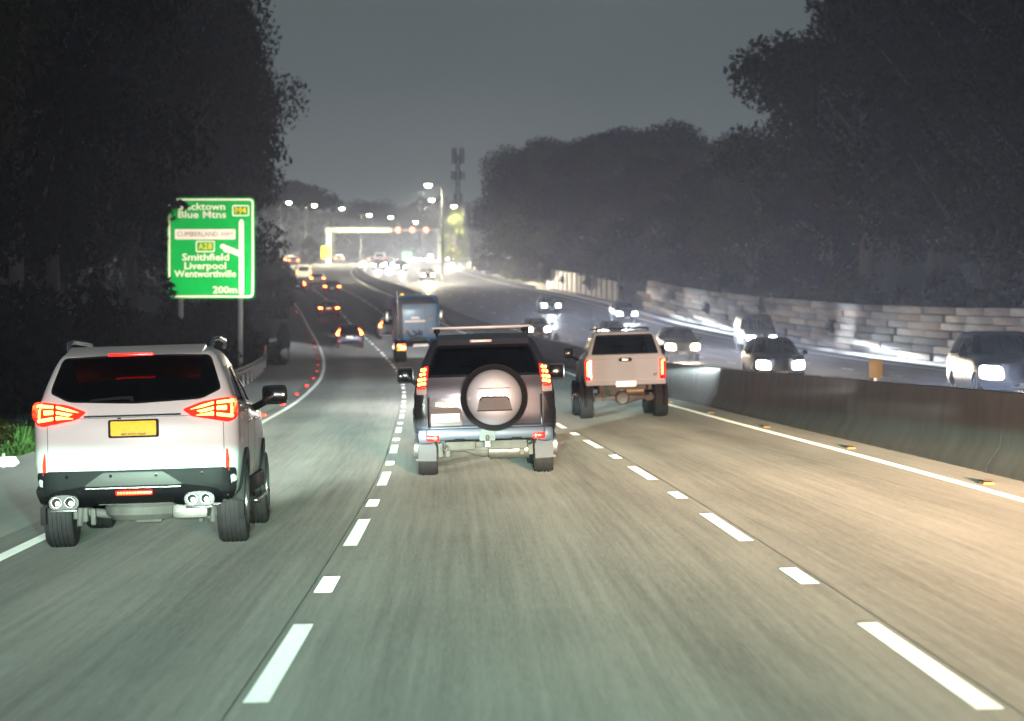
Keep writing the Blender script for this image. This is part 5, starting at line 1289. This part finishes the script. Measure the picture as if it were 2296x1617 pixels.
car('silver_suv', 'suv', P_('silver_paint', (.5,.5,.5), metal=.5), 712, 346, 'silver SUV braking left of the dark SUV', plate_m=PLATE_W)
car('dark_wagon', 'hatch', P_('dark_red_paint', (.08,.02,.025)), 668, 318, 'dark car braking at the left edge of the far bend')
car('white_van', 'van', W_PAINT, 681, 385, 'white van at the far bend, left of the traffic')
for px, y, kd, lb in ((649,520,'suv','leftmost braking car on the exit ramp'),(664,560,'van','van braking at the head of the exit ramp'),(658,505,'suv','braking car second from the front of the exit ramp queue'),(676,535,'hatch','braking car at the right of the exit ramp queue')):
    car('ramp_'+('van' if kd == 'van' else 'car'), kd, P_('grey_far_paint', (.12,.12,.12)), px, y, lb)
for px, y, lb in ((760,545,'far car with red tail lamps right of the yellow sign'),(834,640,'far car with red tail lamps below the middle of the gantry'),(870,655,'far car with red tail lamps below the left red signal')):
    car('far_car', 'suv', P_('grey_far_paint', (.12,.12,.12)), px, y, lb)
tr_ = far_car('roadside_van', 'van', W_PAINT, tail=False); put(tr_, px=851, y=600); tr_.scale = (1.15,1.15,1.15); tag(tr_, 'pale van at the roadside below the gantry beam', 'van')

# oncoming traffic
def onc(name, kind, paint, px, y, label, warm=False, p=1.5e5, **k):
    o = far_car(name, kind, paint, hl=HL_WARM if warm else HL_WHITE, hlp=p, tail=False, **k); put(o, px=px, y=y, oncoming=True); return tag(o, label, 'car', 'oncoming traffic')
DK = P_('oncoming_dark', (.012,.012,.016)); BLU = P_('oncoming_blue', (.02,.035,.08)); GRY = P_('oncoming_grey', (.05,.05,.055)); BRN = P_('oncoming_brown', (.04,.026,.018)); SLV = P_('oncoming_silver', (.10,.10,.11))
onc('oncoming_suv', 'suv', BLU, 1754, 101, 'oncoming blue SUV with warm headlamps just above the barrier', True, plate_m=PLATE_Y)
onc('oncoming_wagon', 'suv', BRN, 1533, 144, 'oncoming brown car with warm headlamps right of the white utility', True)
onc('oncoming_van', 'van', SLV, 1708, 166, 'oncoming silver van with cool headlamps behind the blue SUV')
o_ = onc('oncoming_suv', 'suv', DK, 2285, 76, 'large dark oncoming vehicle with cool headlamp, cut by the right edge'); o_.scale = (1.22,1.1,1.16)
onc('oncoming_sedan', 'sedan', DK, 1380, 180, 'oncoming dark sedan seen just above the white utility roof')
onc('oncoming_suv', 'suv', DK, 1407, 228, 'oncoming dark SUV with cool headlamps between the wall sections')
onc('oncoming_hatchback', 'hatch', GRY, 1238, 246, 'oncoming grey hatchback before the white wall panel')
onc('oncoming_sedan', 'sedan', BRN, 1208, 188, 'oncoming dark sedan with yellow plate right of the roof bars', True, plate_m=PLATE_Y)
onc('oncoming_suv', 'suv', GRY, 960, 372, 'oncoming car with headlamps just above the blue prime mover', True, 6.0e5, stray=.3)
for px, y, wm_, lb in ((848,455,True,'leftmost oncoming car at the far bend'),(872,470,False,'oncoming car next to the leftmost headlamps of the far bend'),(900,440,True,'oncoming car with warm glaring headlamps at the far bend')):
    onc('oncoming_far_car', 'suv', GRY, px, y, lb, wm_, 5.0e5)
for px, y, wm_, lb in ((918,590,True,'far oncoming car below the green sign'),(935,600,True,'far oncoming car right of the green sign'),(949,600,False,'far oncoming car below the white sign'),(1010,560,True,'far oncoming car at the right edge of the motorway, before the lit tree')):
    onc('oncoming_far_car', 'hatch', GRY, px, y, lb, wm_, 5.0e5)

# ------------------------------------------------------------------ headlamps of the camera's own vehicle and of those following it
for x in (-.66, .66): beam('own_headlamp', None, (x, 1.6, 1.02), 3.6e4, (.46,1,.75), width=.36, dip=.0100, p=1.75, stray=.04)
for x in (-.6,.6): beam('following_headlamp', None, (C(-9)-3.6+x, -9, .95), 1.7e4, (1,.93,.90), yaw=-.03, width=.20, dip=.008, p=1.65, stray=.85)
for x in (-.6,.6): beam('following_headlamp', None, (C(-4)+3.45+x, -4, .95), 1.4e5, (1,.60,.36), yaw=.03, width=.14, dip=.012, p=1.6, stray=.42, side=.03)
for x in (-.6,.6): beam('following_headlamp', None, (C(-25)+.1+x, -25, 1.15), 1.0e4, (.95,.93,1), yaw=-.012, width=.28, dip=.002, p=1.4, stray=.8)

# ------------------------------------------------------------------ haze over the road
hz = MB().box((0,1650,34), (1500,3700,74)).build('haze', bpy.data.materials.new('haze_air'), None, 0)
hm = hz.data.materials[0]; nt, out = nodes_of(hm); pv = nt.nodes.new('ShaderNodeVolumePrincipled')
pv.inputs['Color'].default_value = (.66,.72,1.0,1); pv.inputs['Density'].default_value = .00052; pv.inputs['Anisotropy'].default_value = .7
nt.links.new(pv.outputs[0], out.inputs['Volume']); tag(hz, kind='stuff'); hz.display_type = 'WIRE'
